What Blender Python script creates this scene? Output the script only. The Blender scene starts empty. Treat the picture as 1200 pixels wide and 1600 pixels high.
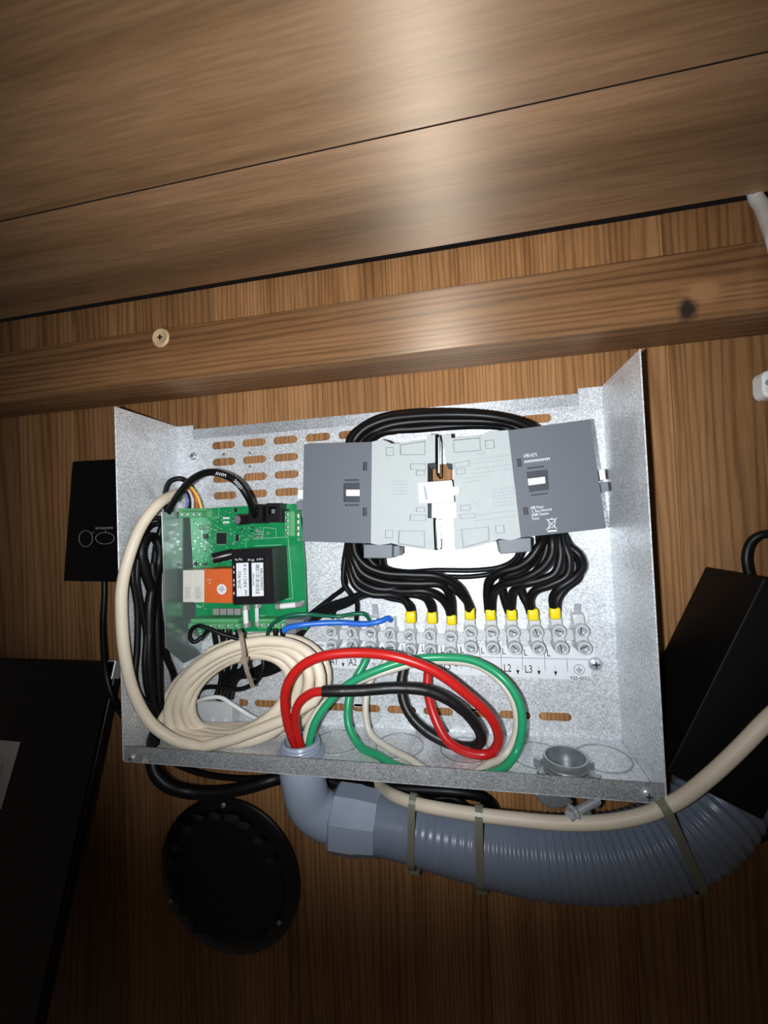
import bpy, bmesh, math, random
from mathutils import Vector, Matrix
random.seed(7)
S = bpy.context.scene
COL = S.collection

# ------------------------------------------------------------------ camera
# world: x right along the wall, z up, y into the wall (wall face near y = 0); metres
CAM = Vector((0.298058, -0.396847, 0.194233)); FPX = 655.8
def _rot(rx, ry, rz):
    return Matrix.Rotation(rz, 3, 'Z') @ Matrix.Rotation(ry, 3, 'Y') @ Matrix.Rotation(rx, 3, 'X')
BASE = Matrix(((1, 0, 0), (0, 0, 1), (0, 1, 0)))
WC = _rot(0.0278232, 0.192565, 0.0465598) @ BASE          # world -> (right, up, forward)
RIGHT, UP, FWD = (Vector(WC[i]) for i in range(3))
cam = bpy.data.cameras.new('camera'); cam_o = bpy.data.objects.new('camera', cam); COL.objects.link(cam_o)
cam_o.matrix_world = Matrix((
    (RIGHT.x, UP.x, -FWD.x, CAM.x), (RIGHT.y, UP.y, -FWD.y, CAM.y), (RIGHT.z, UP.z, -FWD.z, CAM.z), (0, 0, 0, 1)))
cam.sensor_fit = 'VERTICAL'; cam.sensor_height = 36; cam.sensor_width = 27
cam.lens = FPX / 1600 * 36; cam.clip_start = 0.005; cam.clip_end = 20
S.camera = cam_o

# ------------------------------------------------------------------ light: the phone's flash, and a dim room
world = bpy.data.worlds.new('world'); S.world = world; world.use_nodes = True
world.node_tree.nodes['Background'].inputs[0].default_value = (0.55, 0.48, 0.42, 1)
world.node_tree.nodes['Background'].inputs[1].default_value = 0.085
fl = bpy.data.lights.new('flash', 'SPOT'); fl.energy = 8.0; fl.color = (0.97, 1.0, 1.04)
fl.spot_size = math.radians(116); fl.spot_blend = 0.78; fl.shadow_soft_size = 0.004
fl_o = bpy.data.objects.new('flash', fl); COL.objects.link(fl_o)
fl_o.location = CAM - RIGHT * 0.022 - UP * 0.004 - FWD * 0.002
fl_o.rotation_euler = (FWD + UP * 0.19 + RIGHT * 0.07).to_track_quat('-Z', 'Y').to_euler()
S.view_settings.view_transform = 'Standard'; S.view_settings.look = 'None'
S.view_settings.exposure = 0.0; S.view_settings.gamma = 1.0; S.view_settings.use_curve_mapping = False

# ------------------------------------------------------------------ helpers
def ray(u, v):
    return RIGHT * ((u - 600) / FPX) + UP * ((800 - v) / FPX) + FWD
def P(u, v, h=0.0):
    """point that stands h millimetres off the wall, measured in the photograph at (u, v)"""
    d = ray(u, v); t = (-h / 1000 - CAM.y) / d.y
    return CAM + d * t
def PZ(u, v, z):
    d = ray(u, v); t = (z - CAM.z) / d.z
    return CAM + d * t
def lin(c):
    return tuple(((x / 255) / 12.92 if x / 255 <= 0.04045 else ((x / 255 + 0.055) / 1.055) ** 2.4) for x in c) + (1,)

ORG = {}
def thing(name, label, cat, base, group=None):
    o = bpy.data.objects.new(name, None); COL.objects.link(o); o.empty_display_size = 0.01
    o.location = base; o['label'] = label; o['category'] = cat
    if group: o['group'] = group
    ORG[o] = Vector(base); return o
def tag(o, label, cat, group=None, kind=None):
    o['label'] = label; o['category'] = cat
    if group: o['group'] = group
    if kind: o['kind'] = kind
    return o
def link(name, me, mat, parent=None, base=None):
    """mesh in world coordinates -> object, parented or top-level with its origin at its base"""
    if mat: me.materials.clear(); me.materials.append(mat)
    o = bpy.data.objects.new(name, me); COL.objects.link(o)
    if parent:
        b = ORG[parent]; o.parent = parent
    else:
        if base is None:
            n = len(me.vertices); b = Vector((0, 0, 0))
            for v in me.vertices: b += v.co
            b = b / max(n, 1)
        else: b = Vector(base)
        o.location = b
    me.transform(Matrix.Translation(-b)); ORG[o] = b
    return o
def smooth(me, ang=40):
    for p in me.polygons: p.use_smooth = True
    try: me.set_sharp_from_angle(angle=math.radians(ang))
    except Exception: pass
    return me
def bm_mesh(bm, sm=None):
    bmesh.ops.recalc_face_normals(bm, faces=bm.faces)
    me = bpy.data.meshes.new('m'); bm.to_mesh(me); bm.free()
    if sm: smooth(me, sm)
    return me
def bevel(bm, w, seg=1):
    if w > 0:
        bmesh.ops.bevel(bm, geom=list(bm.edges), offset=w, segments=seg, affect='EDGES', profile=0.5, clamp_overlap=True)
def poly_prism(front, back, bev=0.0):
    """closed loop of front points and matching back points"""
    bm = bmesh.new()
    a = [bm.verts.new(p) for p in front]; b = [bm.verts.new(p) for p in back]; n = len(a)
    bm.faces.new(a); bm.faces.new(b[::-1])
    for i in range(n):
        j = (i + 1) % n; bm.faces.new((a[i], b[i], b[j], a[j]))
    bmesh.ops.recalc_face_normals(bm, faces=bm.faces)
    bevel(bm, bev)
    return bm_mesh(bm)
def prism(pts, h0, h1, bev=0.0004):
    """polygon measured at its front face (h1 mm off the wall), going straight back to h0"""
    f = [P(u, v, h1) for u, v in pts]
    return poly_prism(f, [Vector((p.x, -h0 / 1000, p.z)) for p in f], bev)
def rect(u0, v0, u1, v1): return [(u0, v0), (u1, v0), (u1, v1), (u0, v1)]
def box(c, size, rot=None, bev=0.0004, seg=1):
    bm = bmesh.new(); bmesh.ops.create_cube(bm, size=1)
    for v in bm.verts: v.co = Vector((v.co.x * size[0], v.co.y * size[1], v.co.z * size[2]))
    bevel(bm, bev, seg)
    m = Matrix.Translation(Vector(c)) @ (rot.to_4x4() if rot else Matrix.Identity(4))
    bmesh.ops.transform(bm, matrix=m, verts=bm.verts)
    return bm_mesh(bm, 30 if seg > 1 else None)
def holed(outer, holes, y_front, thick, bev=0.0):
    """flat plate in the wall's plane with holes; outlines are lists of (x, z)"""
    cu = bpy.data.curves.new('c', 'CURVE'); cu.dimensions = '2D'; cu.fill_mode = 'BOTH'; cu.extrude = thick / 2
    cu.bevel_depth = bev
    for loop in [outer] + holes:
        sp = cu.splines.new('POLY'); sp.points.add(len(loop) - 1); sp.use_cyclic_u = True
        for q, p in zip(sp.points, loop): q.co = (p[0], p[1], 0, 1)
    o = bpy.data.objects.new('tmp', cu); COL.objects.link(o)
    dg = bpy.context.evaluated_depsgraph_get(); dg.update()
    me = bpy.data.meshes.new_from_object(o.evaluated_get(dg))
    bpy.data.objects.remove(o); bpy.data.curves.remove(cu)
    me.transform(Matrix(((1, 0, 0, 0), (0, 0, -1, y_front + thick / 2), (0, 1, 0, 0), (0, 0, 0, 1))))
    return me
def xz(pts, h): return [(P(u, v, h).x, P(u, v, h).z) for u, v in pts]
def stadium(cx, cz, w, hgt, ang=0, n=6):
    r = hgt / 2; out = []
    for sx, a0 in ((1, -90), (-1, 90)):
        for i in range(n + 1):
            a = math.radians(a0 + 180 * i / n)
            out.append((sx * (w / 2 - r) + r * math.cos(a), r * math.sin(a)))
    ca, sa = math.cos(ang), math.sin(ang)
    return [(cx + x * ca - z * sa, cz + x * sa + z * ca) for x, z in out]
def circle(cx, cz, r, n=20): return [(cx + r * math.cos(2 * math.pi * i / n), cz + r * math.sin(2 * math.pi * i / n)) for i in range(n)]
def frame_of(axis):
    a = Vector(axis).normalized(); t = Vector((0, 0, 1)) if abs(a.z) < 0.9 else Vector((1, 0, 0))
    x = t.cross(a).normalized(); y = a.cross(x); return x, y, a
def lathe(base, axis, prof, n=24, sm=35, phase=0):
    """prof: list of (radius, height along axis)"""
    x, y, a = frame_of(axis); base = Vector(base); V = []; F = []
    for r, h in prof:
        for i in range(n):
            t = 2 * math.pi * i / n + phase; V.append(base + a * h + (x * math.cos(t) + y * math.sin(t)) * r)
    for k in range(len(prof) - 1):
        for i in range(n):
            j = (i + 1) % n; F.append((k * n + i, k * n + j, (k + 1) * n + j, (k + 1) * n + i))
    F.append(tuple(range(n))[::-1]); F.append(tuple((len(prof) - 1) * n + i for i in range(n)))
    me = bpy.data.meshes.new('m'); me.from_pydata([tuple(v) for v in V], [], F)
    bm = bmesh.new(); bm.from_mesh(me); bmesh.ops.recalc_face_normals(bm, faces=bm.faces); bm.to_mesh(me); bm.free()
    if sm: smooth(me, sm)
    return me
def spline(pts, n=8):
    pts = [Vector(p) for p in pts]
    if len(pts) < 3: return pts
    q = [pts[0] * 2 - pts[1]] + pts + [pts[-1] * 2 - pts[-2]]; out = []
    for i in range(1, len(q) - 2):
        p0, p1, p2, p3 = q[i - 1:i + 3]
        t = [0]
        for a, b in ((p0, p1), (p1, p2), (p2, p3)): t.append(t[-1] + max((b - a).length, 1e-6) ** 0.5)
        for k in range(n):
            s = t[1] + (t[2] - t[1]) * k / n
            A1 = p0 * ((t[1] - s) / (t[1] - t[0])) + p1 * ((s - t[0]) / (t[1] - t[0]))
            A2 = p1 * ((t[2] - s) / (t[2] - t[1])) + p2 * ((s - t[1]) / (t[2] - t[1]))
            A3 = p2 * ((t[3] - s) / (t[3] - t[2])) + p3 * ((s - t[2]) / (t[3] - t[2]))
            B1 = A1 * ((t[2] - s) / (t[2] - t[0])) + A2 * ((s - t[0]) / (t[2] - t[0]))
            B2 = A2 * ((t[3] - s) / (t[3] - t[1])) + A3 * ((s - t[1]) / (t[3] - t[1]))
            out.append(B1 * ((t[2] - s) / (t[2] - t[1])) + B2 * ((s - t[1]) / (t[2] - t[1])))
    out.append(pts[-1]); return out
def sweep(path, rad, nseg=10, flat=1.0, flat_dir=None, sm=50):
    """tube along a polyline; rad is a number or function of (index, arc length)"""
    path = [Vector(p) for p in path]; V = []; F = []; N = len(path); s = 0
    tan = [(path[min(i + 1, N - 1)] - path[max(i - 1, 0)]).normalized() for i in range(N)]
    x, y, _ = frame_of(tan[0])
    for i in range(N):
        if i:
            s += (path[i] - path[i - 1]).length
            ax = tan[i - 1].cross(tan[i])
            if ax.length > 1e-9:
                m = Matrix.Rotation(tan[i - 1].angle(tan[i]), 3, ax); x = m @ x
        x = (x - tan[i] * x.dot(tan[i])).normalized(); y = tan[i].cross(x)
        r = rad(i, s) if callable(rad) else rad
        if flat_dir is not None:
            fx = (Vector(flat_dir) - tan[i] * Vector(flat_dir).dot(tan[i])).normalized(); fy = tan[i].cross(fx)
        else: fx, fy = x, y
        for k in range(nseg):
            a = 2 * math.pi * (k + 0.5) / nseg; V.append(path[i] + fx * (r * flat * math.cos(a)) + fy * (r * math.sin(a)))
    for i in range(N - 1):
        for k in range(nseg):
            j = (k + 1) % nseg; F.append((i * nseg + k, i * nseg + j, (i + 1) * nseg + j, (i + 1) * nseg + k))
    F.append(tuple(range(nseg))[::-1]); F.append(tuple((N - 1) * nseg + k for k in range(nseg)))
    me = bpy.data.meshes.new('m'); me.from_pydata([tuple(v) for v in V], [], F)
    if sm: smooth(me, sm)
    return me
def band(path, w, t, side=None):
    """flat strap of width w and thickness t along a path; side = direction of the width"""
    path = [Vector(p) for p in path]; V = []; F = []; N = len(path)
    for i in range(N):
        tg = (path[min(i + 1, N - 1)] - path[max(i - 1, 0)]).normalized()
        sd = Vector(side); sd = (sd - tg * sd.dot(tg)).normalized(); nn = tg.cross(sd)
        for a, b in ((-1, -1), (1, -1), (1, 1), (-1, 1)): V.append(path[i] + sd * (a * w / 2) + nn * (b * t / 2))
    for i in range(N - 1):
        for k in range(4):
            j = (k + 1) % 4; F.append((i * 4 + k, i * 4 + j, (i + 1) * 4 + j, (i + 1) * 4 + k))
    F.append((3, 2, 1, 0)); F.append(tuple((N - 1) * 4 + k for k in range(4)))
    me = bpy.data.meshes.new('m'); me.from_pydata([tuple(v) for v in V], [], F)
    bm = bmesh.new(); bm.from_mesh(me); bmesh.ops.recalc_face_normals(bm, faces=bm.faces); bm.to_mesh(me); bm.free()
    return me
def join(meshes):
    bm = bmesh.new()
    for m in meshes: bm.from_mesh(m)
    me = bpy.data.meshes.new('m'); bm.to_mesh(me); bm.free()
    for m in meshes: bpy.data.meshes.remove(m)
    return me
def text_mesh(s, size, at, ux=(1, 0, 0), uz=(0, 0, 1), align='CENTER', depth=0.00008, sx=1.0):
    cu = bpy.data.curves.new('t', 'FONT'); cu.body = s; cu.size = size; cu.align_x = align; cu.align_y = 'CENTER'
    cu.extrude = depth; cu.resolution_u = 3
    o = bpy.data.objects.new('tmp', cu); COL.objects.link(o)
    dg = bpy.context.evaluated_depsgraph_get(); dg.update()
    me = bpy.data.meshes.new_from_object(o.evaluated_get(dg))
    bpy.data.objects.remove(o); bpy.data.curves.remove(cu)
    ux = Vector(ux).normalized(); uz = Vector(uz); uz = (uz - ux * uz.dot(ux)).normalized(); n = ux.cross(uz); at = Vector(at)
    ux = ux * sx
    me.transform(Matrix(((ux.x, uz.x, n.x, at.x), (ux.y, uz.y, n.y, at.y), (ux.z, uz.z, n.z, at.z), (0, 0, 0, 1))))
    return me
def dirpx(a, b, h): return (P(*b, h) - P(*a, h)).normalized()
def line_px(a, b, w, h, lift=0.0001):
    """thin printed line between two measured points"""
    A, B = P(*a, h), P(*b, h); d = (B - A).normalized(); s = d.cross(Vector((0, 1, 0))).normalized() * w / 2
    f = [A + s, B + s, B - s, A - s]; up = Vector((0, -lift, 0))
    return poly_prism([p + up for p in f], f)

# ------------------------------------------------------------------ materials
def new_mat(name):
    m = bpy.data.materials.new(name); m.use_nodes = True; return m, m.node_tree, m.node_tree.nodes['Principled BSDF']
def plain(name, rgb, rough=0.5, metal=0.0, noise=0.0, nscale=200, bump=0.0, spec=0.5, trans=0.0, coat=0.0, emit=None, ior=1.45):
    m, t, b = new_mat(name); c = lin(rgb)
    b.inputs['Base Color'].default_value = c; b.inputs['Roughness'].default_value = rough; b.inputs['Metallic'].default_value = metal
    b.inputs['Specular IOR Level'].default_value = spec; b.inputs['Transmission Weight'].default_value = trans; b.inputs['IOR'].default_value = ior
    b.inputs['Coat Weight'].default_value = coat
    geo = t.nodes.new('ShaderNodeNewGeometry'); nz = t.nodes.new('ShaderNodeTexNoise')
    nz.inputs['Scale'].default_value = nscale; nz.inputs['Detail'].default_value = 3
    t.links.new(geo.outputs['Position'], nz.inputs['Vector'])
    mx = t.nodes.new('ShaderNodeMix'); mx.data_type = 'RGBA'; mx.blend_type = 'MULTIPLY'; mx.inputs[0].default_value = 1
    rp = t.nodes.new('ShaderNodeValToRGB'); k = 1 - max(noise, 0.04)
    rp.color_ramp.elements[0].position = 0.3; rp.color_ramp.elements[1].position = 0.7
    rp.color_ramp.elements[0].color = (k, k, k, 1); rp.color_ramp.elements[1].color = (1, 1, 1, 1)
    t.links.new(nz.outputs['Fac'], rp.inputs['Fac']); mx.inputs[6].default_value = c
    t.links.new(rp.outputs['Color'], mx.inputs[7]); t.links.new(mx.outputs[2], b.inputs['Base Color'])
    if bump:
        bp = t.nodes.new('ShaderNodeBump'); bp.inputs['Strength'].default_value = bump; bp.inputs['Distance'].default_value = 0.0004
        t.links.new(nz.outputs['Fac'], bp.inputs['Height']); t.links.new(bp.outputs['Normal'], b.inputs['Normal'])
    return m
def wood(name, axis, light, dark, line, ring=180.0, contrast=0.5, rough=0.5, rnd=0.35, dist=2.0, knot=None, bump=0.25, spec=0.4, warp=1.0, tangent=(1, 0, 0), aniso=0.85, vary=0.0, ior=1.45):
    """axis = grain direction (0 x, 2 z)"""
    m, t, b = new_mat(name); N = t.nodes.new; L = t.links.new
    geo = N('ShaderNodeNewGeometry'); oi = N('ShaderNodeObjectInfo')
    off = N('ShaderNodeVectorMath'); off.operation = 'SCALE'; off.inputs[0].default_value = (3.1, 5.7, 9.3); L(oi.outputs['Random'], off.inputs['Scale'])
    add = N('ShaderNodeVectorMath'); add.operation = 'ADD'; L(geo.outputs['Position'], add.inputs[0]); L(off.outputs[0], add.inputs[1])
    sc = [1, 1, 1]; sc[axis] = 0.06
    st = N('ShaderNodeVectorMath'); st.operation = 'MULTIPLY'; st.inputs[1].default_value = sc; L(add.outputs[0], st.inputs[0])
    # slow warp of the growth rings, then bands, plus fine pores
    n1 = N('ShaderNodeTexNoise'); n1.inputs['Scale'].default_value = 16 * warp; n1.inputs['Detail'].default_value = 3; L(st.outputs[0], n1.inputs['Vector'])
    mul = N('ShaderNodeMath'); mul.operation = 'MULTIPLY'; mul.inputs[1].default_value = ring * 0.22 * dist; L(n1.outputs['Fac'], mul.inputs[0])
    sp = N('ShaderNodeSeparateXYZ'); L(add.outputs[0], sp.inputs[0])
    c = N('ShaderNodeMath'); c.operation = 'MULTIPLY'; c.inputs[1].default_value = ring * 6.283
    if vary:
        vr_ = N('ShaderNodeMapRange'); vr_.inputs[3].default_value = ring * 6.283 * (1 - vary); vr_.inputs[4].default_value = ring * 6.283 * (1 + vary); L(oi.outputs['Random'], vr_.inputs[0]); L(vr_.outputs[0], c.inputs[1])
    L(sp.outputs[0 if axis == 2 else 2], c.inputs[0])
    if axis == 0:
        c2 = N('ShaderNodeMath'); c2.operation = 'MULTIPLY_ADD'; c2.inputs[1].default_value = ring * 6.283 * 0.8; L(sp.outputs[1], c2.inputs[0]); L(c.outputs[0], c2.inputs[2]); c = c2
    sm = N('ShaderNodeMath'); sm.operation = 'ADD'; L(c.outputs[0], sm.inputs[0]); L(mul.outputs[0], sm.inputs[1])
    sn = N('ShaderNodeMath'); sn.operation = 'SINE'; L(sm.outputs[0], sn.inputs[0])
    mr = N('ShaderNodeMapRange'); mr.inputs[1].default_value = -1; mr.inputs[2].default_value = 1; L(sn.outputs[0], mr.inputs[0])
    pw = N('ShaderNodeMath'); pw.operation = 'POWER'; pw.inputs[1].default_value = 2.4; L(mr.outputs[0], pw.inputs[0])
    n2 = N('ShaderNodeTexNoise'); n2.inputs['Scale'].default_value = 420; n2.inputs['Detail'].default_value = 4; L(st.outputs[0], n2.inputs['Vector'])
    n3 = N('ShaderNodeTexNoise'); n3.inputs['Scale'].default_value = 34; n3.inputs['Detail'].default_value = 5; L(st.outputs[0], n3.inputs['Vector'])
    base = N('ShaderNodeMix'); base.data_type = 'RGBA'; base.inputs[6].default_value = lin(light); base.inputs[7].default_value = lin(dark)
    r3 = N('ShaderNodeMapRange'); r3.inputs[1].default_value = 0.33; r3.inputs[2].default_value = 0.67; L(n3.outputs['Fac'], r3.inputs[0]); L(r3.outputs[0], base.inputs[0])
    ln = N('ShaderNodeMix'); ln.data_type = 'RGBA'; ln.inputs[7].default_value = lin(line); L(base.outputs[2], ln.inputs[6])
    k = N('ShaderNodeMath'); k.operation = 'MULTIPLY'; k.inputs[1].default_value = contrast; L(pw.outputs[0], k.inputs[0])
    kk = N('ShaderNodeMath'); kk.operation = 'MULTIPLY'; L(k.outputs[0], kk.inputs[0]); L(n3.outputs['Fac'], kk.inputs[1])
    kq = N('ShaderNodeMath'); kq.operation = 'MULTIPLY'; kq.inputs[1].default_value = 1.8; kq.use_clamp = True; L(kk.outputs[0], kq.inputs[0])
    L(kq.outputs[0], ln.inputs[0])
    fine = N('ShaderNodeMapRange'); fine.inputs[1].default_value = 0.3; fine.inputs[2].default_value = 0.7; fine.inputs[3].default_value = 0.8; fine.inputs[4].default_value = 1.12; L(n2.outputs['Fac'], fine.inputs[0])
    rv = N('ShaderNodeMapRange'); rv.inputs[3].default_value = 1 - rnd; rv.inputs[4].default_value = 1 + rnd * 0.4; L(oi.outputs['Random'], rv.inputs[0])
    f2 = N('ShaderNodeMath'); f2.operation = 'MULTIPLY'; L(fine.outputs[0], f2.inputs[0]); L(rv.outputs[0], f2.inputs[1])
    fin = N('ShaderNodeVectorMath'); fin.operation = 'SCALE'; L(ln.outputs[2], fin.inputs[0]); L(f2.outputs[0], fin.inputs['Scale'])
    col = fin.outputs[0]
    if knot:
        for kc, ks, kcol in knot:
            df = N('ShaderNodeVectorMath'); df.operation = 'SUBTRACT'; df.inputs[1].default_value = kc; L(geo.outputs['Position'], df.inputs[0])
            dv = N('ShaderNodeVectorMath'); dv.operation = 'DIVIDE'; dv.inputs[1].default_value = ks; L(df.outputs[0], dv.inputs[0])
            nk = N('ShaderNodeTexNoise'); nk.inputs['Scale'].default_value = 90; L(geo.outputs['Position'], nk.inputs['Vector'])
            le = N('ShaderNodeVectorMath'); le.operation = 'LENGTH'; L(dv.outputs[0], le.inputs[0])
            ad = N('ShaderNodeMath'); ad.operation = 'ADD'; L(le.outputs['Value'], ad.inputs[0]); L(nk.outputs['Fac'], ad.inputs[1])
            rr = N('ShaderNodeMapRange'); rr.inputs[1].default_value = 1.0; rr.inputs[2].default_value = 1.5; rr.inputs[3].default_value = 1; rr.inputs[4].default_value = 0; L(ad.outputs[0], rr.inputs[0])
            mk = N('ShaderNodeMix'); mk.data_type = 'RGBA'; L(rr.outputs[0], mk.inputs[0]); L(col, mk.inputs[6]); mk.inputs[7].default_value = lin(kcol); col = mk.outputs[2]
    L(col, b.inputs['Base Color'])
    b.inputs['Roughness'].default_value = rough; b.inputs['Specular IOR Level'].default_value = spec
    b.inputs['IOR'].default_value = ior; b.inputs['Anisotropic'].default_value = aniso; b.inputs['Specular Tint'].default_value = (1, 0.84, 0.66, 1); tv = N('ShaderNodeCombineXYZ')
    for i in range(3): tv.inputs[i].default_value = tangent[i]
    L(tv.outputs[0], b.inputs['Tangent'])
    hs = N('ShaderNodeMath'); hs.operation = 'MULTIPLY_ADD'; hs.inputs[1].default_value = -0.5; L(pw.outputs[0], hs.inputs[0]); L(n2.outputs['Fac'], hs.inputs[2])
    bp = N('ShaderNodeBump'); bp.inputs['Strength'].default_value = bump; bp.inputs['Distance'].default_value = 0.0006
    L(hs.outputs[0], bp.inputs['Height']); L(bp.outputs['Normal'], b.inputs['Normal'])
    return m
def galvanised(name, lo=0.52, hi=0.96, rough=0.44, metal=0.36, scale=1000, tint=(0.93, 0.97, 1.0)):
    m, t, b = new_mat(name); N = t.nodes.new; L = t.links.new
    geo = N('ShaderNodeNewGeometry')
    vo = N('ShaderNodeTexVoronoi'); vo.inputs['Scale'].default_value = scale; L(geo.outputs['Position'], vo.inputs['Vector'])
    nz = N('ShaderNodeTexNoise'); nz.inputs['Scale'].default_value = 35; nz.inputs['Detail'].default_value = 5; L(geo.outputs['Position'], nz.inputs['Vector'])
    sp = N('ShaderNodeSeparateColor'); L(vo.outputs['Color'], sp.inputs[0])
    a = N('ShaderNodeMapRange'); a.inputs[3].default_value = lo; a.inputs[4].default_value = hi; L(sp.outputs[0], a.inputs[0])
    c = N('ShaderNodeMapRange'); c.inputs[1].default_value = 0.25; c.inputs[2].default_value = 0.75; c.inputs[3].default_value = 0.88; c.inputs[4].default_value = 1.1; L(nz.outputs['Fac'], c.inputs[0])
    ml = N('ShaderNodeMath'); ml.operation = 'MULTIPLY'; L(a.outputs[0], ml.inputs[0]); L(c.outputs[0], ml.inputs[1])
    cb = N('ShaderNodeCombineColor')
    for i in range(3):
        q = N('ShaderNodeMath'); q.operation = 'MULTIPLY'; q.inputs[1].default_value = tint[i]; L(ml.outputs[0], q.inputs[0]); L(q.outputs[0], cb.inputs[i])
    L(cb.outputs[0], b.inputs['Base Color']); b.inputs['Metallic'].default_value = metal
    r = N('ShaderNodeMapRange'); r.inputs[3].default_value = rough - 0.08; r.inputs[4].default_value = rough + 0.12; L(sp.outputs[1], r.inputs[0]); L(r.outputs[0], b.inputs['Roughness'])
    return m

knot_at = P(1075, 482, 50)
M = {}
M['wall'] = wood('wall_pine', 2, (176, 130, 86), (147, 104, 64), (104, 69, 41), ring=170, contrast=0.62, rough=0.55, rnd=0.36, dist=1.6, bump=0.15, tangent=(1, 0, 0), aniso=0.5, vary=0.45)
M['ceil'] = wood('stained_veneer', 0, (158, 122, 88), (130, 97, 65), (96, 69, 46), ring=16, contrast=0.35, rough=0.6, rnd=0.1, dist=6.0, bump=0.06, spec=1.0, tangent=(0, 1, 0), aniso=0.96, ior=1.85)
M['sapwood'] = wood('stained_veneer_sapwood', 0, (166, 128, 94), (138, 102, 72), (108, 78, 54), ring=30, contrast=0.35, rough=0.6, rnd=0.0, dist=4.0, bump=0.06, spec=1.0, tangent=(0, 1, 0), aniso=0.96, ior=1.85)
M['batten'] = wood('batten_pine', 0, (146, 106, 70), (118, 82, 52), (76, 50, 31), ring=150, contrast=0.6, rough=0.5, rnd=0.0, dist=1.8, bump=0.2, spec=0.9, tangent=(0, 0.5, 1), aniso=0.9, ior=1.7,
    knot=[(tuple(knot_at + Vector((0.012, 0, 0.012))), (0.017, 0.03, 0.010), (150, 112, 76)), (tuple(knot_at), (0.0085, 0.02, 0.0105), (46, 38, 34))])
M['galv'] = galvanised('galvanised_steel')
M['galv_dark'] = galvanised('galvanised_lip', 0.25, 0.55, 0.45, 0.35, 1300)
M['mirror'] = plain('bright_divider_steel', (176, 188, 186), 0.2, 0.75, 0.05, 60)
M['steel'] = plain('screw_steel', (205, 210, 214), 0.28, 0.6)
M['zinc'] = plain('zinc_casting', (166, 172, 176), 0.38, 0.7, 0.15, 300)
M['pcb'] = plain('circuit_board_green', (22, 138, 80), 0.35, 0, 0.18, 120)
M['green_plastic'] = plain('green_terminal_plastic', (92, 168, 112), 0.45, 0, 0.08, 200)
M['black_plastic'] = plain('black_plastic', (24, 22, 24), 0.38, 0, 0.1, 300)
M['gloss_black'] = plain('gloss_black_plastic', (10, 10, 12), 0.12, 0, 0.05, 300)
M['adapter'] = plain('matte_black_plastic', (9, 9, 10), 0.55, 0, 0.2, 900, 0.1, 0.25)
M['chip'] = plain('chip_black', (30, 30, 34), 0.4)
M['orange'] = plain('orange_relay', (210, 100, 46), 0.45)
M['white'] = plain('white_plastic', (226, 228, 226), 0.45)
M['relay_white'] = plain('white_relay', (216, 214, 202), 0.45)
M['paper'] = plain('paper_label', (222, 226, 230), 0.6)
M['ink'] = plain('black_ink', (18, 18, 20), 0.6)
M['greyink'] = plain('grey_ink', (150, 152, 152), 0.6)
M['whiteink'] = plain('white_ink', (214, 220, 222), 0.6)
M['silk'] = plain('silkscreen_white', (170, 220, 190), 0.6)
M['tin'] = plain('tinned_metal', (200, 202, 198), 0.3, 0.55, 0.15, 400)
M['body_light'] = plain('light_grey_contactor_plastic', (172, 178, 177), 0.65, 0, 0.05, 200, 0, 0.3)
M['body_recess'] = plain('light_grey_contactor_panel', (158, 166, 166), 0.65, 0, 0.05, 200, 0, 0.3)
M['body_dark'] = plain('dark_grey_contactor_plastic', (96, 100, 107), 0.6, 0, 0.12, 900, 0.1, 0.4)
M['mid_grey'] = plain('mid_grey_plastic', (112, 116, 122), 0.5, 0, 0.05, 300)
M['slot'] = plain('slot_dark_grey', (52, 54, 60), 0.6)
M['lever'] = plain('lever_pale_plastic', (226, 228, 230), 0.4)
M['blackwire'] = plain('black_wire', (13, 13, 14), 0.42, 0, 0.1, 500, 0, 0.32)
M['blackmatte'] = plain('black_tape', (20, 20, 20), 0.42, 0, 0.1, 500, 0.1)
M['red'] = plain('red_wire', (188, 30, 27), 0.32)
M['green'] = plain('green_wire', (38, 154, 104), 0.32)
M['dkgreen'] = plain('dark_green_wire', (10, 92, 66), 0.35)
M['blue'] = plain('blue_wire', (36, 104, 206), 0.32)
M['whitewire'] = plain('off_white_wire', (206, 200, 186), 0.38)
M['cream'] = plain('cream_cable', (226, 213, 190), 0.48, 0, 0.06, 60)
M['yellow'] = plain('yellow_ferrule', (240, 212, 16), 0.45)
M['yellowcore'] = plain('yellow_core', (232, 196, 70), 0.4)
M['orangecore'] = plain('orange_core', (206, 96, 60), 0.4)
M['lilac'] = plain('pale_blue_core', (120, 128, 190), 0.4)
M['terminal'] = plain('translucent_polyamide', (240, 243, 245), 0.3, 0, 0.03, 200, 0, 0.5, 0.4)
M['tie'] = plain('grey_cable_tie', (138, 138, 120), 0.35, 0, 0.05, 200, 0, 0.5, 0.15)
M['tie_brown'] = plain('taupe_cable_tie', (150, 136, 122), 0.4, 0, 0.05, 200)
M['pvc'] = plain('grey_pvc_fitting', (156, 168, 186), 0.34, 0, 0.05, 80)
M['conduit'] = plain('grey_flexible_conduit', (130, 140, 158), 0.3, 0, 0.1, 60)
M['glass'] = plain('black_glass', (6, 6, 8), 0.06, 0, 0.3, 20, 0, 0.6)
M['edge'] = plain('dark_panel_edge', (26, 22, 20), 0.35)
M['rubber'] = plain('vent_black', (10, 10, 11), 0.35, 0, 0.1, 300)
M['dust'] = plain('dust_lint', (46, 41, 36), 0.95, 0, 0.4, 500, 0.6)
M['cap'] = plain('filler_cap', (196, 168, 128), 0.5)
M['clear'] = plain('clear_sticker', (214, 220, 224), 0.3)
M['capacitor'] = plain('capacitor_sleeve', (30, 22, 24), 0.3)
M['cap_top'] = plain('capacitor_top', (150, 150, 158), 0.35, 0.6)

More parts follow.
